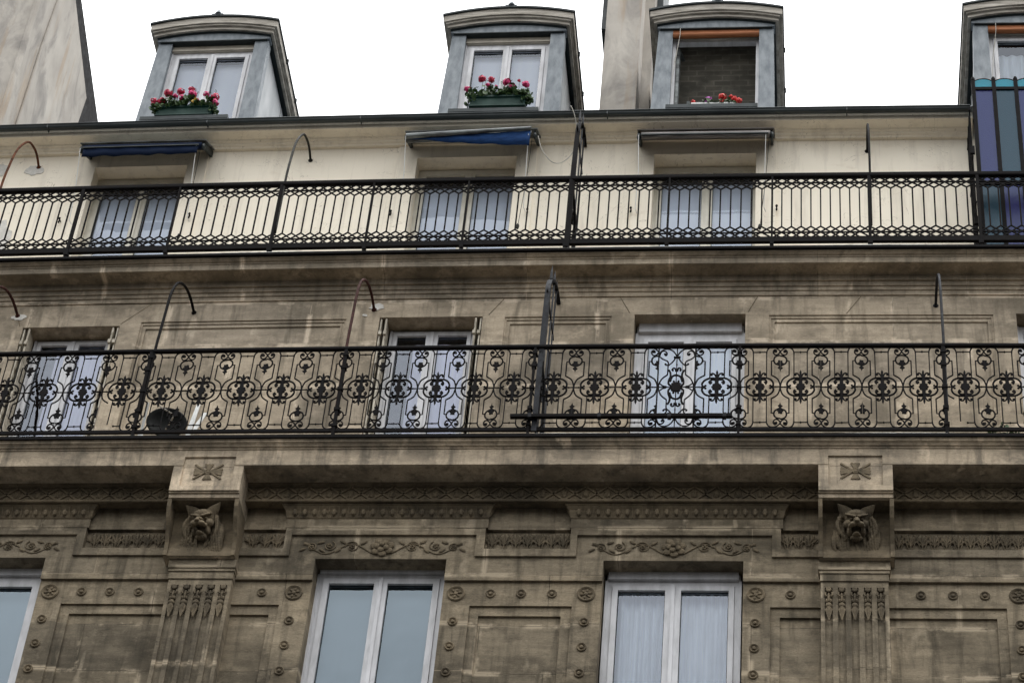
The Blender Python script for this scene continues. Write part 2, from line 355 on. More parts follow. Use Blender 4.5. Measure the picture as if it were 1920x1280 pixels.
        if parent:
            o.parent = parent
            if loc is not None: o.location = Vector(loc)-LOC[parent.name]; LOC[o.name] = Vector(loc)
            elif origin is not None: o.location = Vector(origin)-LOC[parent.name]; LOC[o.name] = Vector(origin)
            else: LOC[o.name] = LOC[parent.name]
        else:
            o.location = loc if loc is not None else (origin if origin is not None else (0, 0, 0)); LOC[o.name] = Vector(o.location)
        return o
def copy_part(o, parent, loc):
    c = o.copy(); COL.objects.link(c); c.parent = parent; c.location = Vector(loc)-LOC[parent.name]; LOC[c.name] = Vector(loc); return c

def relief(x0, x1, z0, z1, y, rects, step=.45):
    """a wall face built of rectangles at different depths; rects (xa,xb,za,zb,depth,hole) later wins"""
    xs = set(seg(x0, x1, step)); zs = {z0, z1}
    for r in rects: xs |= {max(x0, min(x1, r[0])), max(x0, min(x1, r[1]))}; zs |= {max(z0, min(z1, r[2])), max(z0, min(z1, r[3]))}
    def ded(s):
        s = sorted(s); o = [s[0]]
        for v in s[1:]:
            if v-o[-1] > 1e-4: o.append(v)
        return o
    xs, zs = ded(xs), ded(zs); nx, nz = len(xs)-1, len(zs)-1; D = [[(y, False)]*nz for _ in range(nx)]
    for (xa, xb, za, zb, d, hole) in rects:
        for i in range(nx):
            xm = (xs[i]+xs[i+1])/2
            if not xa < xm < xb: continue
            for j in range(nz):
                if za < (zs[j]+zs[j+1])/2 < zb: D[i][j] = (y+d, hole)
    b = B()
    for i in range(nx):
        for j in range(nz):
            d, h = D[i][j]
            if not h: b.add([(xs[i], d, zs[j]), (xs[i+1], d, zs[j]), (xs[i+1], d, zs[j+1]), (xs[i], d, zs[j+1])], [(0, 1, 2, 3)])
            if i+1 < nx and abs(D[i+1][j][0]-d) > 1e-5 and not (h and D[i+1][j][1]):
                e = D[i+1][j][0]; b.add([(xs[i+1], d, zs[j]), (xs[i+1], e, zs[j]), (xs[i+1], e, zs[j+1]), (xs[i+1], d, zs[j+1])], [(0, 1, 2, 3)])
            if j+1 < nz and abs(D[i][j+1][0]-d) > 1e-5 and not (h and D[i][j+1][1]):
                e = D[i][j+1][0]; b.add([(xs[i], d, zs[j+1]), (xs[i+1], d, zs[j+1]), (xs[i+1], e, zs[j+1]), (xs[i], e, zs[j+1])], [(0, 1, 2, 3)])
    return b

# ------------------------------------------------------------------ street
b = B(); b.add([(-150, -150, 0), (150, -150, 0), (150, 150, 0), (-150, 150, 0)], [(0, 1, 2, 3)])
st = b.build('street', 'asphalt', warp=False); st['kind'] = 'structure'

t = thing('unseen_opposite_building', 'plain unseen building across the street, added behind the viewer to cut low sky light', 'building', (0, -22, 0))  # unseen mass, added to block low sky light on the facade
# (its body is linked below once the helpers and materials exist)
OPP = t
# ------------------------------------------------------------------ the apartment building
XL, XR = -12.5, 4.6
A, W = -.55, .65                       # depths: lower wall, attic wall (middle wall is 0)
bld = thing('apartment_building', 'old stone apartment building with two balconies, carved lower wall and cream top floor', 'building', (-3, 0, 0))

WA = [(-9.1, -7.681, 16.987), (-4.940, -3.633, 16.983), (-2.09, -.734, 16.970)]
WA_ALL = WA+[(2.55, 3.9, 16.97)]
r = []
r.append((XL, XR, 16.725, 17.005, -.032, False))
r.append((XL, XR, 17.005, 17.094, -.058, False))
r.append((XL, XR, 17.094, 17.355, .010, False))
r.append((XL, XR, 17.355, 17.455, -.030, False))
r.append((XL, XR, 17.455, 17.64, -.018, False))
for (a0, a1, zt) in WA_ALL:
    r.append((a0-.335, a1+.36, 17.094, 17.365, -.058, False))
    r.append((a0-.27, a1+.275, 17.005, 17.27, -.030, False))
    r.append((a0-.345, a1+.38, 17.355, 17.462, -.062, False))
for (a0, a1, zt) in WA_ALL: r.append((a0, a1, 14.3, zt, .22, True))
for (p0, p1, q0, q1) in ((-3.362, -2.370, -3.27, -2.471), (-7.422, -6.2, -7.324, -6.2), (-5.8, -5.234, -5.8, -5.325), (-.473, .2, -.382, .2), (.5, 1.744, .5, 1.650)):
    r.append((p0, p1, 14.6, 16.44, .024, False)); r.append((q0, q1, 14.7, 16.335, .050, False))
PIL = ((-6.353, -5.715, -6.074), (.006, .645, .349))
for (p0, p1, pc) in PIL:
    r.append((p0, p1, 13, 16.67, -.10, False))
    for kf in range(5):
        fx = p0+.075+kf*(p1-p0-.15)/4
        r.append((fx-.036, fx+.036, 13, 16.60, -.075, False))
    r.append((p0-.005, p1+.005, 16.67, 16.752, -.115, False))
    r.append((p0-.014, p1+.014, 16.752, 16.785, -.128, False))
    r.append((p0-.022, p1+.022, 16.785, 16.885, -.142, False))
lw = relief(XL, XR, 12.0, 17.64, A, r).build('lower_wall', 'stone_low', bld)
b = B(); b.box(XL, XR, A, A+.4, 0, 12.0, 3); b.build('street_level_wall', 'stone_low', bld)

# carved frieze band under the balcony and the soffit
S2 = 17.835
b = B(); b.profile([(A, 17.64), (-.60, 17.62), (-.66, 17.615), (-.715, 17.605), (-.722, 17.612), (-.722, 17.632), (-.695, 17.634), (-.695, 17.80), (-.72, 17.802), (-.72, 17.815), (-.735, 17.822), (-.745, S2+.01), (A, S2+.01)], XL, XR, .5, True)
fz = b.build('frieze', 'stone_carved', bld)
b = B(); x = XL+.1; pz = .215
while x < XR-.3:
    for sg in (1, -1):
        b.tube([(x, -.70, 17.717-sg*.085), (x+pz, -.70, 17.717+sg*.085)], .014, 4)
    cx = x+pz/2+pz/2
    b.ball((cx, -.70, 17.715+0), (.030, .012, .045), 6, 4)
    for an in (-50, 50, -130, 130, 90, -90): b.ball((cx+.035*cos(radians(an)), -.698, 17.715+.035*sin(radians(an))), (.014, .010, .014), 5, 3)
    b.ball((x+pz/2, -.698, 17.77), (.022, .012, .018), 5, 3); b.ball((x+pz/2, -.698, 17.66), (.022, .012, .018), 5, 3)
    x += pz
b.build('frieze_lozenges', 'stone_carved', bld)

# lower balcony slab (kept clear of the brackets, which carry its face down)
b = B()
def slab_prof(rec):
    f = [(-1.0, S2+.01), (-1.0, 18.04)] if not rec else [(-.980, S2+.001), (-.980, 17.954), (-1.0, 17.956), (-1.0, 18.04)]
    return [(0.0, S2), (-.97, S2)]+f+[(-1.012, 18.046), (-1.012, 18.060), (-1.03, 18.066), (-1.04, 18.082), (-1.055, 18.092), (-1.065, 18.097), (-1.065, 18.118), (-1.075, 18.124), (-1.075, 18.145), (-.85, 18.25), (-.4, 18.29), (0.0, 18.31)]
cur = XL
for pc in (-6.074, .349):
    b.profile(slab_prof(0), cur, pc-.262, .5, True); b.profile(slab_prof(1), pc-.262, pc+.262, .5, True); cur = pc+.262
b.profile(slab_prof(0), cur, XR, .5, True)
sl2 = b.build('balcony_slab', 'stone_band', bld)
b = B(); b.box(XL, XR, -1.096, -1.0, 18.128, 18.166); b.build('zinc_edging', 'iron', sl2)

# brackets with engraved cross and lion heads
def leaf_fan(b, x, y, z, w, h, n=5, up=1):
    for i in range(n):
        t = (i-(n-1)/2)/((n-1)/2); an = t*.9
        b.ball((x+sin(an)*w*.5, y, z+up*cos(an)*h*.35), (w*.10, .010, h*.30), 5, 4, Matrix.Rotation(an*up, 3, 'Y'))
def lion_mesh(seed):
    b = B(); jr = random.Random(seed); jj = lambda q: jr.uniform(-q, q); Bl = lambda c, r, rot=None: b.ball(c, r, 14, 10, rot)
    Bl((0, .03, .03), (.100, .10, .095)); Bl((0, -.02, .065), (.080, .07, .050)); Bl((0, .04, -.13), (.155, .05, .20))
    for s in (1, -1):
        for j in range(5): Bl((s*(.018+.016*j), -.088+.008*j, .040+.0055*j), (.015, .020, .010))   # frowning brow ridge
        Bl((s*.066, -.045, -.020), (.034, .045, .040))                                # cheek
        Bl((s*.030+jj(.004), -.145, -.040+jj(.004)), (.030, .036, .022)); Bl((s*.050, -.110, -.052), (.020, .030, .018))   # upper lip
        Bl((s*.044, -.072, .018), (.013, .014, .009))                                 # eye
        Bl((s*.016, -.172, -.024), (.011, .009, .008))
        for j in range(9):                                                            # broad upright pointed ear
            t = j/8; Bl((s*(.070+.072*t), .0-.01*t, .082+.075*t), (.050*(1-t**1.6)+.006, .022, .034*(1-t*.6)), Matrix.Rotation(s*.8, 3, 'Y'))
        for j, (dx, zz, ln, cv) in enumerate(((.105, .06, .26, .050), (.112, .02, .30, .040), (.098, -.02, .30, .030), (.080, -.06, .28, .020), (.128, -.02, .32, .045), (.150, -.05, .28, .030), (.060, -.11, .24, .012), (.118, -.10, .26, .020), (.038, -.16, .19, .006), (.170, -.08, .24, .010), (.012, -.18, .17, .0))):
            dx += jj(.010); zz += jj(.012); ln *= 1+jj(.15); cv += jj(.015)
            for i in range(14):
                t = i/13; Bl((s*(dx+cv*sin(t*3.1)-.035*t*t), .012-.055*t-.025*sin(t*3.1), zz-ln*t), (.0185*(1-.35*t), .021*(1-.3*t), .020))
    Bl((0, -.10, .005), (.026, .075, .020)); Bl((0, -.176, -.014), (.024, .015, .013))  # nose bridge and nose
    Bl((0, -.085, -.122), (.036, .052, .016)); Bl((0, -.118, -.112), (.024, .026, .012)); Bl((0, -.055, -.145), (.050, .045, .030))
    for s in (1, -1): Bl((s*.055, -.045, -.085), (.020, .040, .045))  # jaw, tongue
    me = bpy.data.meshes.new('lion_head'); me.from_pydata([tuple(v) for v in b.v], [], b.f)
    o = bpy.data.objects.new('sculpt_tmp', me); COL.objects.link(o)
    md = o.modifiers.new('r', 'REMESH'); md.mode = 'VOXEL'; md.voxel_size = .005; md.use_smooth_shade = True
    dg = bpy.context.evaluated_depsgraph_get(); me2 = bpy.data.meshes.new_from_object(o.evaluated_get(dg)); me2.name = 'lion_head'
    bpy.data.objects.remove(o); me2.materials.clear(); me2.materials.append(M['stone_carved'])
    bm = bmesh.new(); bm.from_mesh(me2)
    bmesh.ops.smooth_vert(bm, verts=bm.verts, factor=.5, use_axis_x=True, use_axis_y=True, use_axis_z=True)
    for v in bm.verts:                                                                # mane strands and chisel marks
        if (abs(v.co.x) > .085 or v.co.z < -.15) and v.co.z < .09:
            v.co += v.normal*.0025*sin(v.co.x*300+v.co.z*25)
    bm.to_mesh(me2); bm.free()
    for p in me2.polygons: p.use_smooth = True
    return me2
LIONS = [lion_mesh(3), lion_mesh(11)]
for bi, (p0, p1, pc) in enumerate(PIL):
    x0, x1 = pc-.357, pc+.357
    ox = (x0+x1)/2; org = (ox, A, 16.885)
    b = B(); poly = [(A, S2-.002), (-.980, S2-.002), (-.980, 17.52), (-.985, 17.50), (-.965, 17.495), (-.96, 17.455), (-.93, 17.45)]
    poly += [(-.76, 17.43), (-.735, 17.36), (-.722, 17.2), (-.715, 17.05), (-.735, 16.93), (-.735, 16.887), (A, 16.887)]
    b.xprism(poly, x0, x1)
    br = b.build('bracket', 'stone_band', bld, origin=org)
    side = [(-.955, 17.448), (-.945, 17.36), (-.90, 17.26), (-.82, 17.15), (-.765, 17.04), (-.75, 16.96), (-.757, 16.92), (-.757, 16.889), (A-.01, 16.889), (A-.01, 17.449)]
    for xx in (x0-.004, x1-.036):
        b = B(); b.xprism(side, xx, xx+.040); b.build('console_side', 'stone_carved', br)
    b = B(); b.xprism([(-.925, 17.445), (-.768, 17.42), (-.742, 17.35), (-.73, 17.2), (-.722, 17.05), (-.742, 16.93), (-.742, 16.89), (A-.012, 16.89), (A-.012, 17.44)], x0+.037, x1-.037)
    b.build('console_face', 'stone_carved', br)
    zc = 17.768
    for (qa, qb, qc, qd) in ((-.357, .357, 17.517, 17.577), (-.357, -.262, 17.5771, S2-.001), (.262, .357, 17.5771, S2-.001)):
        b = B(); b.box(ox+qa, ox+qb, -1.001, -.9795, qc, qd); b.build('panel_border', 'stone_band', br)
    b = B()
    for sx in (1, -1):
        for sz in (1, -1):
            b.prism([(ox+sx*.02, zc+sz*.012), (ox+sx*.135, zc+sz*.10), (ox+sx*.148, zc+sz*.088), (ox+sx*.035, zc)], -.993, -.975)
    for an in range(4):
        c_, s_ = cos(an*pi/2), sin(an*pi/2); L = .14 if an % 2 == 0 else .098
        for t in (-1, 0, 1):
            e = (L, t*.032); pts = [(.03, t*.008-.008), (e[0], e[1]-.015), (e[0]+.006, e[1]), (e[0], e[1]+.015), (.03, t*.008+.008)]
            b.prism([(ox+u*c_-v*s_, zc+u*s_+v*c_) for u, v in pts], -.991-.001*t, -.975)
    b.lathe_y([(.036, .015), (.036, -.004), (.026, -.008), (.020, -.003), (.012, -.008), (.0, -.010)], (ox, -.99, zc), 20)
    b.build('carved_cross', 'stone_carved', br)
    lo = bpy.data.objects.new('lion_head', LIONS[bi]); COL.objects.link(lo); lo.parent = br
    wl = Vector((ox+.0, -.80, 17.265)); lo.location = wl-LOC[br.name]; lo.rotation_euler = (radians(26), 0, radians(-7 if ox < -1 else 2)); lo.scale = (1.22, 1.1, 1.12)

# pilaster leaf drops
for (p0, p1, pc) in PIL:
    b = B()
    for kf in range(5):
        fx = p0+.075+kf*(p1-p0-.15)/4; y = A-.10
        b.lathe_y([(.028, .02), (.028, -.008), (.018, -.013), (.0, -.010)], (fx, y, 16.575), 12)
        b.tube([(fx-.03, y-.006, 16.535), (fx-.036, y-.016, 16.50), (fx-.018, y-.016, 16.485)], .010, 5)
        b.tube([(fx+.03, y-.006, 16.535), (fx+.036, y-.016, 16.50), (fx+.018, y-.016, 16.485)], .010, 5)
        b.ball((fx, y, 16.48), (.016, .018, .06), 6, 4)
        for s in (1, -1): b.ball((fx+s*.020, y-.004, 16.44), (.014, .018, .022), 6, 4)
        b.ball((fx, y-.006, 16.385), (.034, .022, .030), 7, 5)
        b.prism([(fx-.036, 16.33), (fx, 16.375), (fx+.036, 16.33), (fx, 16.21)], y-.02, y+.01)
        b.tube([(fx-.030, y-.006, 16.33), (fx-.012, y-.02, 16.25), (fx, y-.016, 16.20)], .007, 4)
        b.tube([(fx+.030, y-.006, 16.33), (fx+.012, y-.02, 16.25), (fx, y-.016, 16.20)], .007, 4)
        b.tube([(fx, y-.02, 16.34), (fx, y-.02, 16.20)], [.010, .004], 4)
    b.build('pilaster_leaves', 'stone_carved', bld, origin=(pc, A, 16.4))

# acanthus panels between the stepped window heads
def acanthus(xa, xb):
    b = B(); n = max(1, round((xb-xa)/.115)); wd = (xb-xa)/n
    for i in range(n):
        cx = xa+wd*(i+.5); leaf_fan(b, cx, A-.008, 17.16, wd*.95, .26, 5, 1)
        b.tube([(cx, A-.012, 17.10), (cx, A-.016, 17.30)], [.008, .004], 4)
        for s in (1, -1):
            b.tube([(cx+s*.012, A-.010, 17.115), (cx+s*wd*.34, A-.010, 17.20), (cx+s*wd*.40, A-.012, 17.29), (cx+s*wd*.25, A-.008, 17.315)], .0055, 4)
    b.build('acanthus_panel', 'stone_carved', bld, origin=((xa+xb)/2, A, 17.1))
for q in ((-7.28, -6.40), (-5.66, -5.30), (-3.26, -2.44), (-.36, -.05), (.70, 2.18)): acanthus(*q)

# leaf cornices over the windows, vine carving, rosette
for (a0, a1, zt) in WA_ALL:
    c0, c1 = a0-.345, a1+.38; ctr = (a0+a1)/2; org = (ctr, A, 17.4)
    b = B()
    n = len(seg(c0, c1, .3)); prof = [(A-.062, 17.462), (A-.075, 17.475), (A-.080, 17.50), (A-.095, 17.55), (A-.125, 17.585), (A-.135, 17.59), (A-.135, 17.625), (A-.02, 17.63)]
    flare = [0, .004, .01, .02, .05, .06, .065, .065]
    xs = seg(0, 1, .25); vs = []; fs = []; m = len(prof)
    for t in xs:
        for (y, z), fl in zip(prof, flare): vs.append((c0-fl+(c1-c0+2*fl)*t, y, z))
    for i in range(len(xs)-1):
        for j in range(m-1): a = i*m+j; fs.append((a, a+1, a+m+1, a+m))
    fs.append(tuple(range(m))); fs.append(tuple(range((len(xs)-1)*m, len(xs)*m))); b.add(vs, fs)
    nn = int((c1-c0)/.098)
    for i in range(nn):
        cx = c0+.03+(c1-c0-.06)*(i+.5)/nn
        b.ball((cx, A-.098, 17.525), (.026, .018, .042), 6, 4, None)
        b.ball((cx, A-.082, 17.49), (.010, .012, .010), 5, 3)
        b.tube([(cx+.049, A-.078, 17.485), (cx+.049, A-.10, 17.545), (cx+.049, A-.128, 17.58)], [.004, .009, .006], 4)
    b.build('leaf_cornice', 'stone_carved', bld, origin=org)
    b = B(); y = A-.030; zc = 17.135
    for s in (1, -1):
        pts = []
        for i in range(40):
            t = i/39; xx = .10+t*.70; pts.append((ctr+s*xx, y-.006, zc-.03+.062*sin(t*2*pi*1.35-.9)))
        b.tube(pts, [.008*(1-.5*i/39) for i in range(40)], 5)
        for (cx, cz, rr, ph) in ((.30, -.005, .075, 0), (.53, .005, .064, 2), (.71, -.01, .052, 1)):
            sp = []
            for i in range(22):
                t = i/21; a = ph+t*3.6*pi*.8; q = rr*(1-.75*t); sp.append((ctr+s*(cx+q*cos(a)), y-.008, zc+cz+q*sin(a)*.95))
            b.tube(sp, [.0065*(1-.4*i/21) for i in range(22)], 5)
            for j in range(5): a = j*1.26+ph; b.ball((ctr+s*(cx+.018*cos(a)), y-.010, zc+cz+.018*sin(a)), (.012, .012, .012), 5, 3)
        for (lx, lz, an) in ((.19, .045, .6), (.40, .055, -.5), (.44, -.05, .7), (.60, -.05, -.6), (.62, .05, .3), (.76, .03, -.4), (.80, -.04, .5)):
            b.ball((ctr+s*lx, y-.008, zc+lz), (.042, .010, .015), 6, 4, Matrix.Rotation(an*s, 3, 'Y'))
    b.build('carved_vine', 'stone_carved', bld, origin=org)
    b = B()
    for ring, (rr, n, pr) in enumerate(((.080, 7, .044), (.046, 5, .034), (0, 1, .024))):
        for j in range(n):
            a = 2*pi*j/n+ring*.5+.3; b.ball((ctr+rr*cos(a), A-.045-.022*ring, 17.125+rr*sin(a)), (pr, .018, pr*.9), 8, 5)
    b.build('carved_rosette', 'stone_carved', bld, origin=org)

# roundels
b = B(); b.lathe_y([(.090, .02), (.090, -.012), (.080, -.020), (.068, -.012), (.060, -.004), (.02, -.004), (.018, -.018), (.0, -.022)], (0, 0, 0), 24)
for j in range(6): a = 2*pi*j/6+.26; b.ball((.040*cos(a), -.008, .040*sin(a)), (.024, .012, .011), 6, 4, Matrix.Rotation(-a, 3, 'Y'))
big = b.build('large_roundel', 'stone_carved', bld, loc=(-5.106, A, 16.582))
b = B(); b.lathe_y([(.049, .02), (.049, -.012), (.042, -.018), (.032, -.010), (.026, -.002), (.020, -.004), (.016, -.020), (.0, -.024)], (0, 0, 0), 18)
sml = b.build('small_roundel', 'stone_carved', bld, loc=(-5.107, A, 16.244))
for x in (-3.506, -2.239, -.611, 1.862, -7.558): copy_part(big, bld, (x, A, 16.582))
for x in (-5.107, -3.507, -2.241, -.614, 1.861, -7.573):
    for i, z in enumerate((16.244, 15.951, 15.648, 15.35)):
        if not (x == -5.107 and i == 0): copy_part(sml, bld, (x-.006*i, A, z))
for x in (-3.167, -2.870, -2.570, -5.424, -7.239, -6.953, -6.662, -.282, .95, 1.25, 1.548): copy_part(sml, bld, (x, A, 16.582))

# middle wall (floor behind the scroll balcony)
WB = [(-8.851, -7.740, 20.775), (-4.809, -3.662, 20.838), (-1.989, -.782, 20.845), (2.107, 3.25, 20.84)]
r = [(XL, XR, 21.110, 21.172, -.016, False), (XL, XR, 21.172, 21.224, -.030, False), (XL, XR, 21.224, 21.285, -.046, False), (XL, XR, 21.285, 21.40, -.07, False)]
for (p0, p1) in ((-7.502, -5.179), (-3.415, -2.240), (-.528, 1.865), (-11.5, -9.6)):
    r.append((p0, p1, 18.45, 20.825, .014, False)); r.append((p0+.02, p1-.02, 18.47, 20.79, .026, False)); r.append((p0+.045, p1-.045, 18.5, 20.765, .018, False)); r.append((p0+.06, p1-.06, 18.5, 20.735, .034, False))
for q in WB: r.append((q[0], q[1], 18.31, q[2], .24, True))
relief(XL, XR, 18.28, 21.40, 0, r).build('middle_wall', 'stone_up', bld)
# keystone joints: oblique lines over the windows
b = B()
for (x0_, z0_, x1_, z1_) in ((-7.74, 20.80, -7.42, 21.12), (-3.60, 20.86, -3.45, 21.1), (-2.05, 20.87, -2.16, 21.1), (-.76, 20.87, -.66, 21.1), (.30, 20.84, .46, 21.1), (-8.9, 20.80, -9.0, 21.1)):
    b.prism([(x0_, z0_), (x0_+.010, z0_), (x1_+.010, z1_), (x1_, z1_)], -.003, .01)
b.build('voussoir_joint', 'stone_carved', bld, origin=(-3, 0, 21))

# main cornice = upper balcony slab
S1 = 21.365
b = B(); b.profile([(-.04, S1+.03), (-.045, S1-.01), (-.07, S1+.003), (-.10, S1+.010), (-.24, S1+.010), (-.25, S1-.005), (-.262, S1), (-.262, 21.438), (-.272, 21.443), (-.272, 21.458), (-.290, 21.466), (-.305, 21.482), (-.318, 21.488), (-.318, 21.505), (-.332, 21.510), (-.332, 21.522), (0, 21.60), (.2, 21.68), (.9, 21.69), (.9, S1+.03)], XL, XR, .5, True)
sl1 = b.build('balcony_slab', 'stone_up', bld)
b = B(); b.box(XL, XR, -.354, -.25, 21.503, 21.536); b.build('zinc_edging', 'iron', sl1)

# attic wall
WC = [(-8.795, -7.640, 24.085), (-4.802, -3.590, 24.118), (-1.932, -.718, 24.105)]
r = []
for (c0, c1, zt) in WC: r.append((c0-.24, c1+.24, 21.69, zt+.28, -.018, False))
for (c0, c1, zt) in WC: r.append((c0, c1, 21.70, zt, .25, True))
relief(XL, XR, 21.68, 24.62, W, r).build('attic_wall', 'cream', bld)
UP = 0
b = B(); b.profile([(y_, z_+UP) for y_, z_ in [(W, 24.325), (.605, 24.330), (.600, 24.350), (.572, 24.362), (.566, 24.385), (.540, 24.392), (.530, 24.412), (.395, 24.418), (.395, 24.62), (W, 24.64)]], XL, 1.83, .5, True)
b.build('attic_cornice', 'cream', bld)
b = B()
pr = [(.31+.040*cos(a), 24.490+.040*sin(a)) for a in [pi+pi*i/6 for i in range(7)]]
b.profile(pr+[(.360, 24.498), (.260, 24.498)], XL, 1.80, .5, True)
b.tube([(x, .265, 24.498) for x in seg(XL, 1.80, .5)], .009, 6)
for x in (-9.4, -7.4, -5.5, -2.5, .35): b.box(x, x+.012, .264, .36, 24.445, 24.50)
b.build('gutter', 'gutter_zinc', bld)
b = B()
b.profile([(.31, 24.53), (.31, 24.545), (.42, 24.60), (3.9, 27.45), (8.5, 28.0), (8.5, 24.0), (3.9, 26.9), (.45, 24.52)], XL, XR, 1.0, True)
b.build('roof', 'zinc', bld)
b = B()
for (y0, y1, z0, z1) in ((A+.25, A+1.9, 14.0, 17.6), (.26, 2.0, 18.31, 21.38), (W+.26, W+2.2, 21.7, 24.6)):
    b.box(XL, XR, y1, y1+.1, z0, z1, 20); b.box(XL, XR, y0, y1, z0-.05, z0, 20)
    for x in (XL, -6.2, -2.8, .6, XR-.1): b.box(x, x+.1, y0, y1, z0, z1, 20)
b.build('room_walls', 'inner', bld, warp=False)
b = B()
for (y0, y1, z0, z1) in ((A+.25, A+1.9, 14.0, 17.6), (.26, 2.0, 18.31, 21.38), (W+.26, W+2.2, 21.7, 24.6)): b.box(XL, XR, y0, y1, z1, z1+.03, 20)
b.build('room_ceiling', 'ceiling', bld, warp=False)

def window(parent, x0, x1, z0, z1, y, mat='white', gm='glass', fr=.05, leaf=.06, mid=.09, box=0., glaze_split=None, name='window'):
    """frame with two glazed leaves; parts frame > panes"""
    zt = z1-box; xm = (x0+x1)/2; org = (xm, y, z0)
    b = B()
    b.box(x0, x0+fr, y-.03, y+.05, z0, z1); b.box(x1-fr, x1, y-.03, y+.05, z0, z1)
    b.box(x0+fr, x1-fr, y-.03, y+.05, zt-fr, zt)
    if box: b.box(x0+fr*.3, x1-fr*.3, y-.075, y+.04, zt+.001, z1)
    b.box(x0+fr, x1-fr, y-.03, y+.05, z0, z0+fr)
    # beads
    b.box(x0-.012, x0+.014, y-.045, y-.031, z0, zt); b.box(x1-.014, x1+.012, y-.045, y-.031, z0, zt)
    wf = b.build(name, mat, parent, origin=org)
    pan = []
    for (l0, l1) in ((x0+fr+.003, xm-.002), (xm+.002, x1-fr-.003)):
        b = B(); zb, ze = z0+fr+.003, zt-fr-.003; m = mid/2
        a0 = l0+(leaf if l0 < xm-.01 else m); a1 = l1-(m if l0 < xm-.01 else leaf)
        b.box(l0, a0, y-.045, y+.02, zb, ze); b.box(a1, l1, y-.045, y+.02, zb, ze)
        b.box(a0, a1, y-.045, y+.02, ze-leaf, ze); b.box(a0, a1, y-.045, y+.02, zb, zb+leaf)
        b.build('casement', mat, wf)
        b = B(); b.add([(a0-.005, y, zb+leaf-.005), (a1+.005, y, zb+leaf-.005), (a1+.005, y, ze-leaf+.005), (a0-.005, y, ze-leaf+.005)], [(0, 1, 2, 3)])
        b.build('pane', gm, wf, clean=False)
        b = B(); g = .007
        for q in ((a0, a0+g, zb+leaf, ze-leaf), (a1-g, a1, zb+leaf, ze-leaf), (a0, a1, zb+leaf, zb+leaf+g), (a0, a1, ze-leaf-g, ze-leaf)): b.box(q[0], q[1], y-.012, y-.002, q[2], q[3])
        b.build('gasket', 'zinc_dark', wf)
    b = B(); b.box(xm-.018, xm+.018, y-.060, y-.046, z0+fr, zt-fr); b.build('meeting_bar', mat, wf)
    return wf
def curtain(x0, x1, z0, z1, y, mat, label, amp=.018, wl=.09, cat='curtain', name='curtain', group=None, seed=0):
    rnd = random.Random(seed); n = max(8, int((x1-x0)/.012)); b = B(); vs = []; fs = []
    ph = rnd.random()*6
    zs = [z0+(z1-z0)*j/6 for j in range(7)]
    for i in range(n+1):
        x = x0+(x1-x0)*i/n
        for z in zs:
            a = amp*(sin(2*pi*x/wl+ph+1.3*sin(x*9+ph))+.5*sin(2*pi*x/(wl*2.3)+ph*2))*(.75+.25*sin(z*2+x*3)); vs.append((x, y+a, z))
    for i in range(n):
        for j in range(6): a = i*7+j; fs.append((a, a+7, a+8, a+1))
    b.add(vs, fs); o = b.build(name, mat, None, origin=((x0+x1)/2, y, z0), smooth=True)
    return tag(o, label, cat, group)

# lower windows
window(bld, -9.1, -7.70, 14.3, 16.985, A+.22, 'white', 'glass_sky', fr=.045, leaf=.075, mid=.11, box=.08)
window(bld, -4.93, -3.66, 14.3, 16.985, A+.22, 'white', 'glass_sky', fr=.05, leaf=.062, mid=.13, box=.03)
window(bld, -2.065, -.765, 14.3, 16.98, A+.22, 'white', 'glass', fr=.055, leaf=.055, mid=.15, box=.095)
curtain(-9.0, -7.75, 14.4, 16.87, A+.34, 'blind_blue', 'smooth pale blue blind inside the lowest left window', 0, .5, 'blind', 'window_blind', seed=1)
curtain(-4.86, -3.72, 14.4, 16.88, A+.34, 'blind_blue', 'smooth pale blue blind behind the lower window between the carved pilasters, left one', 0, .5, 'blind', 'window_blind', seed=2)
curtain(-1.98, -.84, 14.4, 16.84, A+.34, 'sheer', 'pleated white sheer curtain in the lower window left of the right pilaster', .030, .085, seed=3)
# flaking plaster beside the lower window
# middle windows with folding shutters
def shutter(xe, side, z0, z1):
    b = B()
    for kx in range(2):
        xx = xe+side*(.012+kx*.052)
        b.box(min(xx, xx+side*.016), max(xx, xx+side*.016), .015, .205, z0, z1)
        for z in (z0+.55, z1-.25): b.box(min(xx, xx+side*.03), max(xx, xx+side*.03), -.012, .014, z, z+.05)
        for zz in range(16): b.box(min(xx, xx+side*.020), max(xx, xx+side*.020), .04, .18, z0+.1+zz*.135, z0+.18+zz*.135)
    b.tube([(xe+side*.075, .02, z0), (xe+side*.075, .02, z1)], .012, 6)
    return b
for (c0, c1, zt), mt, lab in ((WB[0], 'sheer_lilac', 'lilac white curtain in the leftmost scroll balcony window'), (WB[1], 'sheer_lilac', 'lilac white curtain in the shuttered window right of the red brown stay rod')):
    window(bld, c0+.11, c1-.11, 18.33, zt-.025, .24, 'white', 'glass', fr=.028, leaf=.042, mid=.13)
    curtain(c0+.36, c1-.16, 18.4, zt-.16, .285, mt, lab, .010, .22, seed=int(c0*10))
    for side, xe in ((1, c0), (-1, c1)): shutter(xe, side, 18.33, zt-.01).build('shutter', 'shutter', bld, origin=(xe, 0, 18.3))
window(bld, WB[2][0]+.02, WB[2][1]-.02, 18.33, WB[2][2]-.0, .22, 'white', 'glass', fr=.075, leaf=.05, mid=.13, box=.12)
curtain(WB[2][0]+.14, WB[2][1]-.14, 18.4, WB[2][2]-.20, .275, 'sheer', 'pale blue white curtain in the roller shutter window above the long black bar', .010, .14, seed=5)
window(bld, WB[3][0]+.02, WB[3][1]-.02, 18.33, WB[3][2]-.02, .22, 'white', 'glass', fr=.06, leaf=.05, mid=.13)
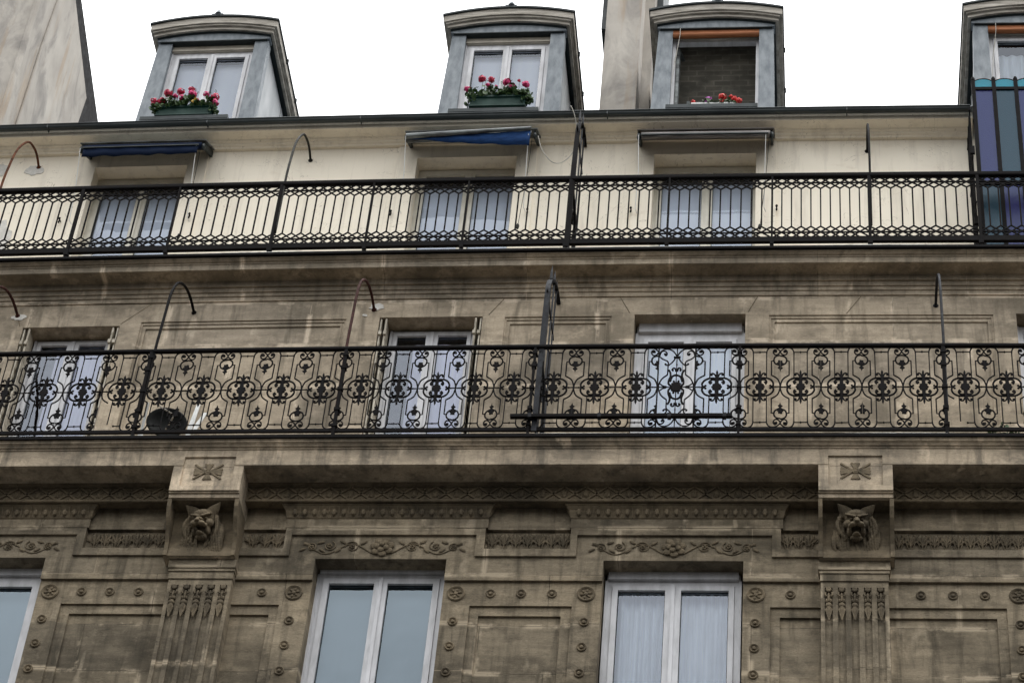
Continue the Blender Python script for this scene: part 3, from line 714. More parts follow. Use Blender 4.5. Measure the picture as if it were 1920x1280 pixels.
curtain(WB[3][0]+.12, WB[3][1]-.12, 18.4, WB[3][2]-.16, .275, 'sheer', 'white curtain just visible at the right edge of the scroll balcony', .010, .14, seed=6)
# attic windows
for i, (c0, c1, zt) in enumerate(WC):
    window(bld, c0-.01, c1+.065, 21.72, zt-.01, W+.22, 'white_old', 'glass_c', fr=.045, leaf=.055, mid=.12)
    lab = ('pale blind in the top floor window below the navy awning', 'pale blind in the top floor window below the sagging blue awning', 'pale blind in the top floor window below the taupe awning')[i]
    curtain(c0+.08, c1-.02, 21.8, zt-.25, W+.245, 'blind_grey', lab, 0, .3, 'blind', 'window_blind', seed=10+i)
# shutter hooks and filler patches on the attic wall
b = B(); b.tube([(0, .0, 0), (0, -.05, 0)], .008, 5); b.ball((0, -.055, 0), (.016, .012, .022), 6, 4); b.ball((0, -.05, -.05), (.012, .010, .03), 6, 4); b.tube([(0, -.05, .0), (.004, -.05, -.05)], .006, 4)
hk = b.build('shutter_hook', 'iron', bld, loc=(-9.05, W, 23.10))
for x in (-7.46, -5.02, -3.39, -2.17, -.47): copy_part(hk, bld, (x, W, 23.15))
def blotch(cx, y, cz, rx, rz, seed):
    rnd = random.Random(seed); n = 18; pts = []
    for j in range(n): a = 2*pi*j/n; q = .72+.4*rnd.random(); pts.append((cx+rx*q*cos(a), cz+rz*q*sin(a)))
    return B().prism(pts, y-.008, y+.004)
for j, (cx, y, cz, rx, rz) in enumerate(((-9.57, W, 24.08, .12, .09), (-10.0, W, 24.1, .10, .12), (-9.75, W, 22.9, .13, .30), (-4.86, 0, 21.0, .085, .055), (-4.98, 0, 20.87, .03, .02), (-8.93, 0, 20.93, .09, .045), (-8.60, W, 22.6, .07, .06))):
    blotch(cx, y, cz, rx, rz, j).build('filler_patch', 'patch', bld, origin=(cx, y, cz))

rr_ = []
for i in range(24):
    for j in range(5): rr_.append((-46+i*4, -44.6+i*4, 1+j*3.5, 3.2+j*3.5, .2, False))
for_opp = relief(-48, 48, 0, 18.5, 0, rr_, 8)
for_opp.v = [(x, -22-y, z) for x, y, z in for_opp.v]; for_opp.build('front_wall', 'opp_stone', OPP, warp=False)
b = B(); b.box(-48, 48, -36, -22.3, 0, 18.4, 20); b.build('rear_body', 'inner', OPP, warp=False)

# ------------------------------------------------------------------ dormers
F = 1.3
def arc_layer(c, hw, top, rise, th, y0, y1, hw_ref=None, flat_bottom=None):
    """arched plate across x, extruded from y0 to y1"""
    b = B(); n = 16; hr = hw_ref or hw; vs = []; fs = []
    for i in range(n+1):
        x = -hw+2*hw*i/n; zt = top+rise*(1-(x/hr)**2); zb = flat_bottom if flat_bottom is not None else zt-th
        vs += [(c+x, y0, zb), (c+x, y1, zb), (c+x, y1, zt), (c+x, y0, zt)]
    for i in range(n):
        a = i*4
        for j in range(4): q = (j+1) % 4; fs.append((a+j, a+q, a+4+q, a+4+j))
    fs.append((3, 2, 1, 0)); e = n*4; fs.append((e, e+1, e+2, e+3)); b.add(vs, fs); return b
def dormer(c, kind):
    hj = .742
    d = bpy.data.objects.new('dormer', None); COL.objects.link(d); d.parent = bld; base = Vector((c, F, 25.0)); d.location = base-LOC[bld.name]; LOC[d.name] = base; d.empty_display_size = .2
    arc_layer(c, .872, 27.462, .130, .030, F-.16, 4.0, .872).build('roof_sheet', 'zinc_dark', d)
    arc_layer(c, .855, 27.430, .130, .110, F-.135, 3.95, .872).build('crown_moulding', 'wood_grey', d)
    arc_layer(c, .825, 27.318, .130, .028, F-.115, 3.94, .872).build('crown_fillet', 'wood_grey', d)
    arc_layer(c, .805, 27.288, .130, .050, F-.085, 3.93, .872).build('lower_moulding', 'wood_grey', d)
    arc_layer(c, .765, 27.236, .130, .015, F-.055, 3.92, .872).build('bed_moulding', 'zinc_dark', d)
    arc_layer(c, .760, 27.220, .130, 0, F-.03, F+.10, .872, flat_bottom=27.215).build('lintel_sheet', 'zinc', d)
    b = B(); b.box(c-hj+.02, c+hj-.02, F-.032, F+.09, 27.199, 27.213); b.build('drip_edge', 'zinc_dark', d)
    for s in (-1, 1):
        xa, xb = (c-hj, c-hj+.185) if s < 0 else (c+hj-.185, c+hj)
        b = B(); b.prism([(xa-(.075 if s < 0 else 0), 24.95), (xb+(.03 if s > 0 else 0), 24.95), (xb, 27.198), (xa, 27.198)], F, F+.14); b.build('jamb', 'zinc', d)
        b = B(); x = c+s*(hj-.03); b.box(min(x, x-s*.05), max(x, x-s*.05), F+.141, 3.9, 24.9, 27.22)
        b.tube([(x+s*.004, F+.75, 25.2), (x+s*.004, F+1.0, 26.5)], .006, 4)
        b.tube([(x+s*.004, F+1.2, 25.2), (x+s*.004, F+1.2, 27.2)], .010, 4)
        b.build('cheek', 'zinc_pale', d)
    xi0, xi1 = c-hj+.186, c+hj-.186
    b = B(); b.box(xi0, xi1, F+.06, F+.16, 27.09, 27.198); b.box(xi0, xi1, F+.045, F+.059, 27.10, 27.112); b.build('lintel_board', 'wood_beige' if kind < 3 else 'wood_grey', d)
    b = B(); b.box(xi0-.01, xi1+.01, .86, F+.2, 25.20, 25.262); b.build('sill', 'zinc_dark', d)
    b = B(); b.box(xi0, xi1, F-.04, F+.02, 25.47, 25.50); b.build('sill_bar', 'iron', d)
    b = B(); b.tube([(c+.02, F-.14, 27.61), (c+.02, F-.14, 27.65), (c+.02, F-.14, 27.68)], [.050, .034, .022], 8); b.box(c-.06, c+.09, F-.16, F+.2, 27.585, 27.612); b.build('finial', 'zinc', d)
    b = B(); (b.xprism([(F+1.15, 25.0), (F+.24, 27.35), (F+.30, 27.38), (F+1.22, 25.0)], xi0-.1, xi1+.1) if kind == 3 else b.box(xi0-.1, xi1+.1, F+1.6, F+1.65, 25.0, 27.22)); b.build('room_back', 'brick_room' if kind == 3 else 'inner', d)
    b = B(); b.box(xi0-.1, xi1+.1, F+.2, F+1.6, 25.0, 25.05); b.build('room_floor', 'inner', d)
    # side eave clips
    b = B()
    pass
    for yy in (F+.55, F+1.25): b = B(); b.box(c+.85, c+.885, yy, yy+.03, 27.40, 27.47); b.build('eave_clip', 'zinc_dark', d)
    if kind != 3:
        window(d, xi0+.0, xi1-.0, 25.27, 27.09, F+.12, 'white', 'glass_c', fr=.06, leaf=.05, mid=.11, name='window_frame')
    else:
        b = B(); y = F+.12
        b.box(xi0, xi0+.040, y-.03, y+.05, 25.27, 27.09); b.box(xi1-.040, xi1, y-.03, y+.05, 25.27, 27.09); b.box(xi0+.040, xi1-.040, y-.03, y+.05, 27.06, 27.09); b.box(xi0+.040, xi1-.040, y-.03, y+.05, 25.27, 25.31)
        b.build('window_frame', 'white', d)
        def swung(xh, s):
            b = B()
            for (u0, u1, z0, z1) in ((0, .04, 25.32, 27.05), (.42, .455, 25.32, 27.05), (.04, .42, 25.34, 25.38), (.04, .42, 27.015, 27.05)):
                p = []
                for u in (u0, u1):
                    for tt in (0, .04): p.append((xh+s*(u*.30)+tt*s*.97, y+.06+u*.95))
                for z in (z0, z1): pass
                vs = [(p[0][0], p[0][1], z0), (p[1][0], p[1][1], z0), (p[3][0], p[3][1], z0), (p[2][0], p[2][1], z0), (p[0][0], p[0][1], z1), (p[1][0], p[1][1], z1), (p[3][0], p[3][1], z1), (p[2][0], p[2][1], z1)]
                b.add(vs, [(0, 1, 2, 3), (7, 6, 5, 4), (0, 4, 5, 1), (1, 5, 6, 2), (2, 6, 7, 3), (3, 7, 4, 0)])
            return b
        swung(xi0+.045, 1).build('open_casement', 'metal_grime', d)
    return d
DC = (-7.928, -3.995, -1.285, 2.735)
for i, c in enumerate(DC): dormer(c, i+1 if i < 3 else 4)
curtain(-8.40, -7.52, 25.35, 26.99, F+.22, 'blind_grey', 'pale blind drawn in the leftmost dormer window', 0, .3, 'blind', 'window_blind', seed=21)
curtain(-4.44, -3.56, 25.35, 26.99, F+.22, 'blind_grey', 'pale blind drawn in the dormer window above the sagging blue awning', 0, .3, 'blind', 'window_blind', seed=22)
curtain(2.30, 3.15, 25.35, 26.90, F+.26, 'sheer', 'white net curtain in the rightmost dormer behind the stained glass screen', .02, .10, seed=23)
for c, lab in ((DC[2], 'orange rolled bamboo blind above the open dormer window'), (DC[3], 'orange rolled bamboo blind in the rightmost dormer above the stained glass screen')):
    t = thing('roller_blind', lab, 'blind', (c, F, 27.1), 'orange roller blinds of the dormers')
    b = B(); b.tube([(c-.555+1.11*i/6, F+.025, 27.165+.004*sin(i*1.4)) for i in range(7)], .030, 10); b.tube([(c-.555+1.11*i/6, F+.005, 27.098-.005*sin(i*.9)) for i in range(7)], .040, 10)
    b.box(c-.555, c+.555, F+.0, F+.05, 27.180, 27.197); b.build('rolled_slats', 'roller', t, smooth=True)
    b = B(); b.tube([(c-.46, F-.05, 27.18), (c-.46, F-.05, 27.05), (c-.50, F+.0, 26.7), (c-.55, F+.03, 26.2)], .005, 4); b.tube([(c-.46, F-.05, 27.05), (c-.53, F+.03, 26.55)], .004, 4); b.build('pull_cord', 'wire', t)

# ------------------------------------------------------------------ chimneys
t = thing('chimney', 'wide stained plaster chimney wall at the left edge with a dark raking edge', 'chimney', (-11.5, 2, 25))
b = B(); b.xprism([(2.0, 25.0), (2.0, 33.5), (2.4, 33.5), (2.75, 30.80), (3.26, 30.56), (4.55, 29.93), (4.50, 29.27), (3.66, 28.32), (2.5, 25.5)], -14.5, -10.9); b.build('plaster_shaft', 'chimney', t)
b = B(); b.xprism([(2.05, 31.40), (5.42, 30.10), (5.5, 25.5), (2.05, 25.5)], -14.4, -10.915); b.box(-14.4, -10.92, 2.06, 2.7, 31.3, 33.4); b.build('raking_coping', 'iron', t)
b = B(); b.tube([(-10.885, 2.5, 25.6), (-10.885, 2.55, 28.8), (-10.9, 2.7, 31)], .02, 6); b.tube([(-10.895, 2.02, 25.6), (-10.895, 2.02, 31.5)], .05, 8); b.build('plaster_ridge', 'chimney', t)
t = thing('chimney', 'narrow grey plaster chimney left of the open dormer with the orange blind', 'chimney', (-2.55, 2, 25.5))
b = B(); b.box(-2.815, -2.345, 2.0, 2.5, 25.2, 32); b.build('front_shaft', 'chimney', t)
b = B(); b.box(-2.60, -2.215, 2.501, 3.3, 25.4, 32); b.build('rear_shaft', 'chimney', t)
b = B(); b.box(-2.9, -2.82, 2.2, 2.9, 28.35, 32); b.box(-2.214, -2.13, 2.8, 3.7, 25.5, 32); b.build('flashing', 'zinc_dark', t)

# ------------------------------------------------------------------ flower boxes
def petals(b, c, r, rnd, n=26):
    for i in range(n):
        v = Vector((rnd.gauss(0, 1), rnd.gauss(0, 1), rnd.gauss(0, 1))).normalized(); v.z = v.z*.8+.1
        p = Vector(c)+v*r*(.65+.35*rnd.random()); q = v.to_track_quat('Z', 'Y').to_matrix() @ Matrix.Rotation(rnd.random()*6, 3, 'Z')
        s = r*.42; vs = [p+q @ Vector(w_) for w_ in ((-s, -s*.5, -s*.2), (0, -s, .1*s), (s, -s*.4, -s*.1), (s*.8, s*.7, .2*s), (0, s, 0), (-s*.8, s*.6, .1*s))]
        b.add(vs, [(0, 1, 2, 3, 4, 5)])
    b.ball(c, r*.6, 6, 4)
def leaves(b, x0, x1, y0, y1, z0, z1, n, rnd, size=.03):
    for i in range(n):
        u = rnd.random(); x = x0+(x1-x0)*u; env = .55+.45*sin(pi*min(1, max(0, u*1.05)))
        env *= .75+.35*sin(x*23+y0*9)
        p = Vector((x, y0+(y1-y0)*rnd.random(), z0+(z1-z0)*env*rnd.random()**.8)); s = size*(.6+.7*rnd.random())
        q = Vector((rnd.gauss(0, .7), rnd.gauss(-.5, .7), rnd.gauss(.6, .6))).normalized().to_track_quat('Z', 'Y').to_matrix() @ Matrix.Rotation(rnd.random()*6, 3, 'Z')
        vs = [p+q @ Vector((s*cos(a)*(1+.12*cos(3*a)), s*sin(a)*(1+.12*cos(3*a)), .12*s*cos(2*a))) for a in [2*pi*j/7 for j in range(7)]]
        b.add(vs, [tuple(range(7))])
def flower_box(xa, xb, y, z, h, label, heads, seed, dormer_hint, yellow=None):
    rnd = random.Random(seed); t = thing('flower_box', label, 'flower box', ((xa+xb)/2, y, z), 'geranium boxes on the dormer sills')
    b = B(); d = .16
    b.xprism([(y-d/2+.012, z), (y-d/2, z+h-.03), (y-d/2-.012, z+h-.03), (y-d/2-.012, z+h), (y+d/2+.01, z+h), (y+d/2, z)], xa+.012, xb-.012)
    b.box(xa, xb, y-d/2-.018, y+d/2, z+h*.80, z+h*.80+.014); b.box(xa+.004, xb-.004, y-d/2-.006, y+d/2, z+.012, z+.03)
    b.build('planter', 'green_box', t)
    b = B(); leaves(b, xa-.02, xb+.03, y-.13, y+.09, z+h-.03, z+h+.20, 520, rnd)
    leaves(b, xa-.07, xa+.08, y-.13, y+.05, z+h-.10, z+h+.12, 50, rnd, .024); leaves(b, xb-.06, xb+.08, y-.13, y+.05, z+h-.12, z+h+.10, 50, rnd, .024)
    b.build('foliage', 'leaf', t, clean=False)
    b = B()
    for (hx, hz, r, m) in heads: b.tube([(hx*.9+(xa+xb)/2*.1, y, z+h), (hx, y-.03, z+h+(hz-z-h)*.6), (hx, y-.05, hz)], .0035, 4)
    for _ in range(7):
        hx = xa+(xb-xa)*rnd.random(); hz = z+h+.20+.14*rnd.random(); b.tube([(hx, y, z+h), (hx+.02, y-.03, hz)], .003, 4)
        for q in range(4): b.ball((hx+.02+rnd.gauss(0, .012), y-.03, hz+rnd.gauss(0, .010)), .006, 5, 3)
    b.build('stems', 'leaf', t)
    for (hx, hz, r, m) in heads:
        b = B(); petals(b, (0, 0, 0), r*1.22, rnd); b.build('flower', m, t, loc=(hx, y-.09, hz-.01+sag(hx, hz)), clean=False)
    if yellow:
        b = B(); leaves(b, yellow[0]-.03, yellow[0]+.03, y-.14, y-.11, yellow[1]-.03, yellow[1]+.03, 4, rnd, .035); b.build('withered_leaf', 'leaf_yellow', t, clean=False)
PX = lambda px: -8.318+(px-292)/105*.715
mg, cr_, rd, vi = 'petal_magenta', 'petal_crimson', 'petal_red', 'petal_violet'
flower_box(-8.318, -7.60, .95, 25.275, .185, 'green flower box with red geraniums on the sill of the leftmost dormer',
  [(-8.20, 25.70, .048, cr_), (-8.36, 25.56, .038, cr_), (-8.27, 25.55, .045, cr_), (-8.10, 25.64, .030, mg), (-8.04, 25.72, .042, cr_), (-7.90, 25.75, .042, cr_), (-7.885, 25.67, .048, mg), (-8.00, 25.60, .036, mg), (-7.70, 25.66, .034, mg), (-7.58, 25.60, .045, cr_), (-7.565, 25.49, .042, mg), (-8.37, 25.50, .025, cr_), (-7.80, 25.56, .022, mg)], 5, '', (-7.80, 25.53))
flower_box(-4.312, -3.600, .95, 25.30, .205, 'green flower box with magenta geraniums in front of the second dormer from the left',
  [(-4.18, 25.82, .042, cr_), (-4.06, 25.80, .036, cr_), (-3.86, 25.75, .044, mg), (-3.62, 25.69, .044, mg), (-3.78, 25.66, .036, mg), (-4.35, 25.63, .034, mg), (-4.10, 25.70, .026, mg), (-3.99, 25.66, .024, mg), (-3.71, 25.77, .020, cr_)], 9, '')
t = thing('flower_trough', 'low pale flower trough with red and violet geraniums in the open dormer', 'flower trough', (-1.28, 1.05, 25.3))
b = B(); xs = [-1.56+.58*i/10 for i in range(11)]
b.profile([(.98, 25.27), (.96, 25.40), (.975, 25.42), (1.13, 25.42), (1.13, 25.27)], -1.545, -.99); b.build('trough', 'plastic_white', t)
rnd = random.Random(3); b = B(); leaves(b, -1.40, -.98, .95, 1.12, 25.38, 25.52, 150, rnd, .026); b.build('foliage', 'leaf', t, clean=False)
for (hx, hz, r, m) in ((-1.52, 25.45, .030, rd), (-1.335, 25.50, .042, vi), (-1.36, 25.45, .032, vi), (-1.16, 25.54, .050, rd), (-1.165, 25.44, .034, rd), (-1.05, 25.545, .030, rd), (-1.01, 25.50, .045, rd), (-.955, 25.46, .042, rd)):
    b = B(); petals(b, (0, 0, 0), r, rnd); b.build('flower', m, t, loc=(hx, 1.0, hz+sag(hx, hz)), clean=False)

# ------------------------------------------------------------------ lower scroll railing
RY = -.95; ZB, ZT = 18.362, 19.456; ZC = (ZB+ZT)/2
rail = thing('scroll_railing', 'black wrought iron railing with scrolls and palmettes along the lower balcony', 'railing', (-3, RY, 18.3))
b = B(); b.profile([(RY-.020, 19.456), (RY-.024, 19.464), (RY-.024, 19.486), (RY-.018, 19.496), (RY+.018, 19.496), (RY+.024, 19.486), (RY+.024, 19.464), (RY+.020, 19.456)], XL, XR, .5); b.build('handrail', 'iron', rail)
b = B(); b.box(XL, XR, RY-.014, RY+.014, 18.322, 18.360); b.build('bottom_rail', 'iron', rail)
def quad(b, curves, polys, fx, fz, r, halves=((1, 1), (-1, 1), (1, -1), (-1, -1))):
    for sx, sz in halves:
        for pts, rr in curves: b.tube([(sx*p[0]*fx, 0, sz*p[1]*fz) for p in pts], (rr or r)*1.32, 5)
        for pts, th in polys:
            b.prism([(sx*p[0]*fx, sz*p[1]*fz) for p in pts], -th, th)
def smooth_pts(pts, n=3):
    out_ = []
    P = [Vector(p) for p in pts]
    for i in range(len(P)-1):
        p0 = P[max(i-1, 0)]; p1 = P[i]; p2 = P[i+1]; p3 = P[min(i+2, len(P)-1)]
        for j in range(n):
            t = j/n; out_.append(.5*((2*p1)+(-p0+p2)*t+(2*p0-5*p1+4*p2-p3)*t*t+(-p0+3*p1-3*p2+p3)*t**3))
    out_.append(P[-1]); return [tuple(p) for p in out_]
UW = .4085; fx, fz = UW/462, 1.094/895
b = B(); S = smooth_pts; R0 = .0062
curves = [(S([(231, 0), (223, 40), (196, 92), (131, 130)]), None), ([(131, 130), (131, 290), (153, 290)], .0055),
  (S([(204, 268), (210, 258), (196, 252), (172, 264), (159, 292), (164, 322), (190, 344), (231, 352)]), .0068),
  ([(76, 100), (76, 372)], .0048), (S([(76, 372), (80, 402), (98, 430), (135, 444), (180, 438), (212, 418), (229, 398), (216, 372), (186, 358), (160, 370), (152, 396), (168, 416), (190, 406), (187, 388)]), .0060),
  ([(0, 390), (76, 390)], .0050), ([(125, 0), (231, 0)], .0055),
  (S([(10, 96), (50, 99), (96, 92), (132, 72), (152, 42), (152, 18), (140, 4), (126, 8)]), .0080),
  (S([(12, 74), (34, 82), (62, 76), (78, 58), (72, 40), (58, 36)]), .0078), (S([(10, 112), (28, 144), (50, 151), (66, 141), (60, 128)]), .0066)]
polys = [([(0, 0), (56, 0), (34, 12), (46, 24), (22, 32), (20, 58), (12, 72), (12, 100), (18, 122), (9, 142), (13, 156), (0, 184)], .010),
  ([(231, 172), (223, 196), (219, 204), (203, 212), (221, 220), (214, 238), (190, 250), (216, 256), (206, 276), (206, 292), (231, 292)], .008)]
def iron_unit(curves, polys, halves, skip=()):
  b = B(); quad(b, curves, polys, fx, fz, R0, halves)
  for sx, sz in skip: quad(b, curves[:1]+curves[3:4]+curves[6:], polys[:1], fx, fz, R0, ((sx, sz),))
  for sx in (1, -1):
    for sz in (1, -1):
        for (px, pz, rr) in ((118, 14, .013), (58, 50, .0135), (52, 133, .008))+(() if (sx, sz) in skip else ((203, 264, .010), (172, 396, .012))): b.ball((sx*px*fx, 0, sz*pz*fz), (rr, .010, rr), 6, 4)
    for (px, pz, rr) in ((0, 390, .013), (0, -390, .013), (176*sx, 0, .010), (231*sx, 0, .013)): b.ball((px*fx, 0, pz*fz), (rr, .011, rr*.9), 6, 4)
  return b
ALLQ = ((1, 1), (-1, 1), (1, -1), (-1, -1))
b = iron_unit(curves, polys, ALLQ)
broken = None; jit = random.Random(8); first = None; bays = [(-11.15, -9.05, 5), (-9.05, -6.969, 5), (-6.969, -4.863, 5), (-4.863, -2.896, 5), (-2.896, -1.622, 3), (-1.243, -.800, 1), (-.791, 1.246, 5), (1.246, 3.31, 5)]
for (a0, a1, n) in bays:
    for i in range(n):
        wd = (a1-a0)/n; x = a0+wd*(i+.5)
        if x < -9.7: continue
        L_ = (x, RY, ZC+sag(x, ZC))
        if first is None: first = b.build('scroll_panel', 'iron', rail, loc=L_, clean=False); o = first
        elif abs(x+7.17) < .2 or abs(x-1.45) < .2:
            if broken is None: broken = iron_unit(curves, polys, ((1, 1), (-1, 1), (1, -1)), ((-1, -1),)).build('scroll_panel', 'iron', rail, loc=L_, clean=False); o = broken
            else: o = copy_part(broken, rail, L_)
            o['label'] = 'panel with a missing lower scroll'
        else: o = copy_part(first, rail, L_)
        o.scale = (wd/UW, 1, 1); o.rotation_euler = (jit.uniform(-.006, .006), jit.uniform(-.006, .006), jit.uniform(-.02, .02))
# wider lyre panel
b = B(); fx2, fz2 = .371/490, 1.094/1060
c2 = [(S([(120, 165), (190, 112), (228, 45), (235, 0)]), None), ([(120, 165), (118, 282)], .0055), (S([(118, 282), (60, 330), (22, 385), (5, 408), (45, 470), (110, 508), (185, 502), (234, 455), (236, 410), (190, 372), (130, 345), (112, 310), (135, 290), (160, 305)]), .0058),
  (S([(236, 420), (215, 470), (175, 482), (140, 455), (145, 425), (170, 425)]), .0058), ([(0, 530), (0, 60)], .0042), (S([(104, 225), (82, 190), (78, 140), (98, 90), (98, 40), (60, 10)]), .0085),
  (S([(80, 75), (60, 130), (30, 152), (0, 156)]), .0085), (S([(12, 210), (20, 245), (45, 250), (60, 230), (45, 215)]), .007), ([(60, 0), (245, 0)], .0050), (S([(130, 8), (180, 20), (228, 55)]), .0055), ([(248, -530), (248, 530)], .0058)]
quad(b, c2, [([(0, 0), (75, 0), (55, 20), (66, 42), (30, 55), (0, 60)], .011), ([(0, 330), (10, 300), (0, 270)], .008), ([(110, 0), (150, 12), (165, 0)], .008)], fx2, fz2, R0)
for sx in (1, -1):
    for sz in (1, -1):
        for (px, pz, rr) in ((165, 440, .014), (152, 305, .013), (32, 75, .013), (48, 226, .009), (20, 400, .010)): b.ball((sx*px*fx2, 0, sz*pz*fz2), (rr, .010, rr), 6, 4)
b.box(-45*fx2, 45*fx2, -.01, .01, 388*fz2, 404*fz2); b.box(-45*fx2, 45*fx2, -.01, .01, -404*fz2, -388*fz2)
o = b.build('lyre_panel', 'iron', rail, loc=(-1.4325, RY, ZC+sag(-1.43, ZC)), clean=False); o['label'] = 'single different panel with a lyre shaped scroll in its middle'
for x, wd in ((-9.03, .016), (-6.95, .016), (-4.875, .016), (-2.896, .012), (-.795, .012), (1.25, .016)):
    b = B(); b.box(x-wd, x+wd, RY-.025, RY+.012, 18.19, 19.45)
    for z in (18.40, 18.62, 18.90, 19.20, 19.38): b.box(x-wd-.012, x+wd+.012, RY-.032, RY+.018, z-.018, z+.018)
    b.build('post', 'iron', rail, origin=(x, RY, 18.3))
def stay(parent, x, pts, mat, r=.0145, name='stay_rod'):
    P = smooth_pts([(x, y, z) for y, z in pts], 5); b = B(); b.tube(P, r, 8); e = pts[-1]
    b.lathe_y([(.03, 0.0), (.03, -.006), (.016, -.012)], (x, e[0]-.002, e[1]), 10); b.build(name, mat, parent, origin=(x, pts[0][0], pts[0][1]), smooth=True)
for x, mat in ((-6.925, 'iron'), (-4.885, 'rust_paint'), (1.262, 'iron_blue'), (-8.95, 'rust_paint')):
    stay(rail, x, [(RY+.0, 18.6), (RY+.0, 19.48), (-.91, 20.0), (-.87, 20.40), (-.76, 20.66), (-.60, 20.82), (-.42, 20.92), (-.22, 20.965), (0.0, 20.955)], mat, .0155)

# ------------------------------------------------------------------ upper lattice railing
R1 = -.2; z0, z1 = 21.812, 22.775
r1 = thing('lattice_railing', 'black iron railing of thin bars with lattice bands along the top balcony', 'railing', (-3, R1, 21.7))
b = B(); b.profile([(R1-.024, z1), (R1-.030, z1+.012), (R1-.030, z1+.052), (R1-.020, z1+.064), (R1+.020, z1+.064), (R1+.030, z1+.052), (R1+.030, z1+.012), (R1+.024, z1)], XL, XR, .5); b.build('handrail', 'iron', r1)
b = B(); b.box(XL, XR, R1-.008, R1+.008, z1-.090, z1-.078); b.box(XL, XR, R1-.008, R1+.008, z0+.078, z0+.090); b.build('lattice_rail', 'iron', r1)
b = B(); b.box(XL, XR, R1-.022, R1+.022, z0-.072, z0); b.build('bottom_rail', 'iron', r1)
posts = [-9.62, -8.499, -7.344, -6.146, -5.062, -3.96, -2.79, -1.661, -.502, .576, 1.775, 2.9]
bd = .178
b = B(); n = 10; PW = 1.10
for i in range(n+1):
    x = -PW/2+PW*i/n
    if 0 < i < n: b.box(x-.0078, x+.0078, -.007, .007, z0+bd-.01-ZC, z1-bd+.01-ZC)
st_ = PW/n/2; dz = bd/4.
for lvl, sgn, zz in ((0, -1, z1), (1, 1, z0)):
    i = 0; K = 4
    for k0 in range(-K, 2*n+1):
        for dr in (1, -1):
            # straight diagonals crossing the whole band
            if (k0 % 2) == 0:
                xa = -PW/2+k0*st_; pts = []
                xs_, ys_ = xa, zz+sgn*bd; xe, ye = xa+dr*K*st_, zz
                # clip to the panel
                t0, t1 = 0., 1.
                if dr > 0: t0 = max(0, (-PW/2-xs_)/(xe-xs_)); t1 = min(1, (PW/2-xs_)/(xe-xs_))
                else: t0 = max(0, (PW/2-xs_)/(xe-xs_)); t1 = min(1, (-PW/2-xs_)/(xe-xs_))
                if t0 < t1-1e-6:
                    b.tube([(xs_+(xe-xs_)*t0, dr*.001, ys_+(ye-ys_)*t0-ZC), (xs_+(xe-xs_)*t1, dr*.001, ys_+(ye-ys_)*t1-ZC)], .0092, 4)
pan = None
for i in range(len(posts)-1):
    a0, a1 = posts[i], posts[i+1]; x = (a0+a1)/2; L_ = (x, R1, ZC+sag(x, 22.2))
    if pan is None: pan = b.build('lattice_panel', 'iron', r1, loc=L_, clean=False); o = pan
    else: o = copy_part(pan, r1, L_)
    o.scale = ((a1-a0)/PW, 1, 1)
for i, x in enumerate(posts):
    b = B(); wd = .017 if i in (1, 3, 6, 9, 10) else .011; b.box(x-wd, x+wd, R1-.027, R1+.012, 21.57, z1+.01); b.box(x-wd-.01, x+wd+.01, R1-.036, R1+.02, 21.69, 21.74)
    b.build('post', 'iron', r1, origin=(x, R1, 21.7))
for x, mat, ln in ((-6.122, 'hinge_dark', 1), (-9.52, 'rust', 1), (.592, 'iron', 1)):
    stay(r1, x, [(R1, 22.0), (R1, 22.88), (-.16, 23.28), (-.09, 23.62), (.03, 23.88), (.18, 24.08), (.36, 24.17), (.50, 24.185), (W, 24.13)], mat, .0145)

# ------------------------------------------------------------------ balcony dividers
def divider(x, ry, label, path, spikes, zfloor, ztop, mat='iron'):
    t = thing('balcony_divider', label, 'divider', (x, ry, zfloor), 'spiked dividers across the balconies')
    P = smooth_pts([(x, y, z) for y, z in path], 5); b = B(); m = len(P); vs = []; fs = []
    for i, p in enumerate(P):
        p = Vector(p); tg = (Vector(P[min(i+1, m-1)])-Vector(P[max(i-1, 0)])).normalized(); nrm = Vector((1, 0, 0)).cross(tg)
        wd = .027 if i < m*.6 else .022
        for (sx, sn) in ((-1, -1), (1, -1), (1, 1), (-1, 1)): vs.append(p+Vector((sx*wd, 0, 0))+nrm*sn*.014)
    for i in range(m-1):
        for j in range(4): k2 = (j+1) % 4; fs.append((i*4+j, i*4+k2, i*4+4+k2, i*4+4+j))
    fs.append((0, 1, 2, 3)); fs.append((m*4-1, m*4-2, m*4-3, m*4-4)); b.add(vs, fs); b.build('curved_frame', mat, t)
    for (y, zt) in spikes:
        b = B(); b.tube([(x, y, zfloor), (x, y, zt-.22), (x, y, zt-.20), (x, y, zt-.10), (x, y, zt)], [.011, .011, .018, .015, .002], 6); b.build('spiked_bar', 'iron_blue', t, origin=(x, y, zfloor))
    b = B()
    for z in (zfloor+.10, zfloor+1.05, ztop): b.box(x-.008, x+.008, ry, spikes[-1][0]+.1, z, z+.03)
    b.build('crossbar', mat, t)
    b = B()
    sp = [(x+.02, ry+.12+.10*(1-i/24)*cos(i*.5), zfloor+.60+.12*(1-i/24)*sin(i*.5)) for i in range(24)]; b.tube(sp, .011, 5)
    b.tube(smooth_pts([(x+.02, ry+.02, zfloor+.95), (x+.03, ry+.22, zfloor+.75), (x+.03, ry+.34, zfloor+.45), (x+.03, ry+.40, zfloor+.10)]), .016, 5)
    b.build('scroll_brace', mat, t)
divider(-2.775, R1, 'spiked black iron divider on the top balcony right of the sagging blue awning', [(R1-.02, 21.68), (R1-.01, 22.3), (R1, 22.87), (-.15, 23.4), (-.09, 23.78), (.04, 24.02), (.22, 24.18), (.42, 24.26), (.64, 24.28)], [(-.02, 24.20), (.25, 24.43), (.47, 24.48)], 21.68, 23.7)
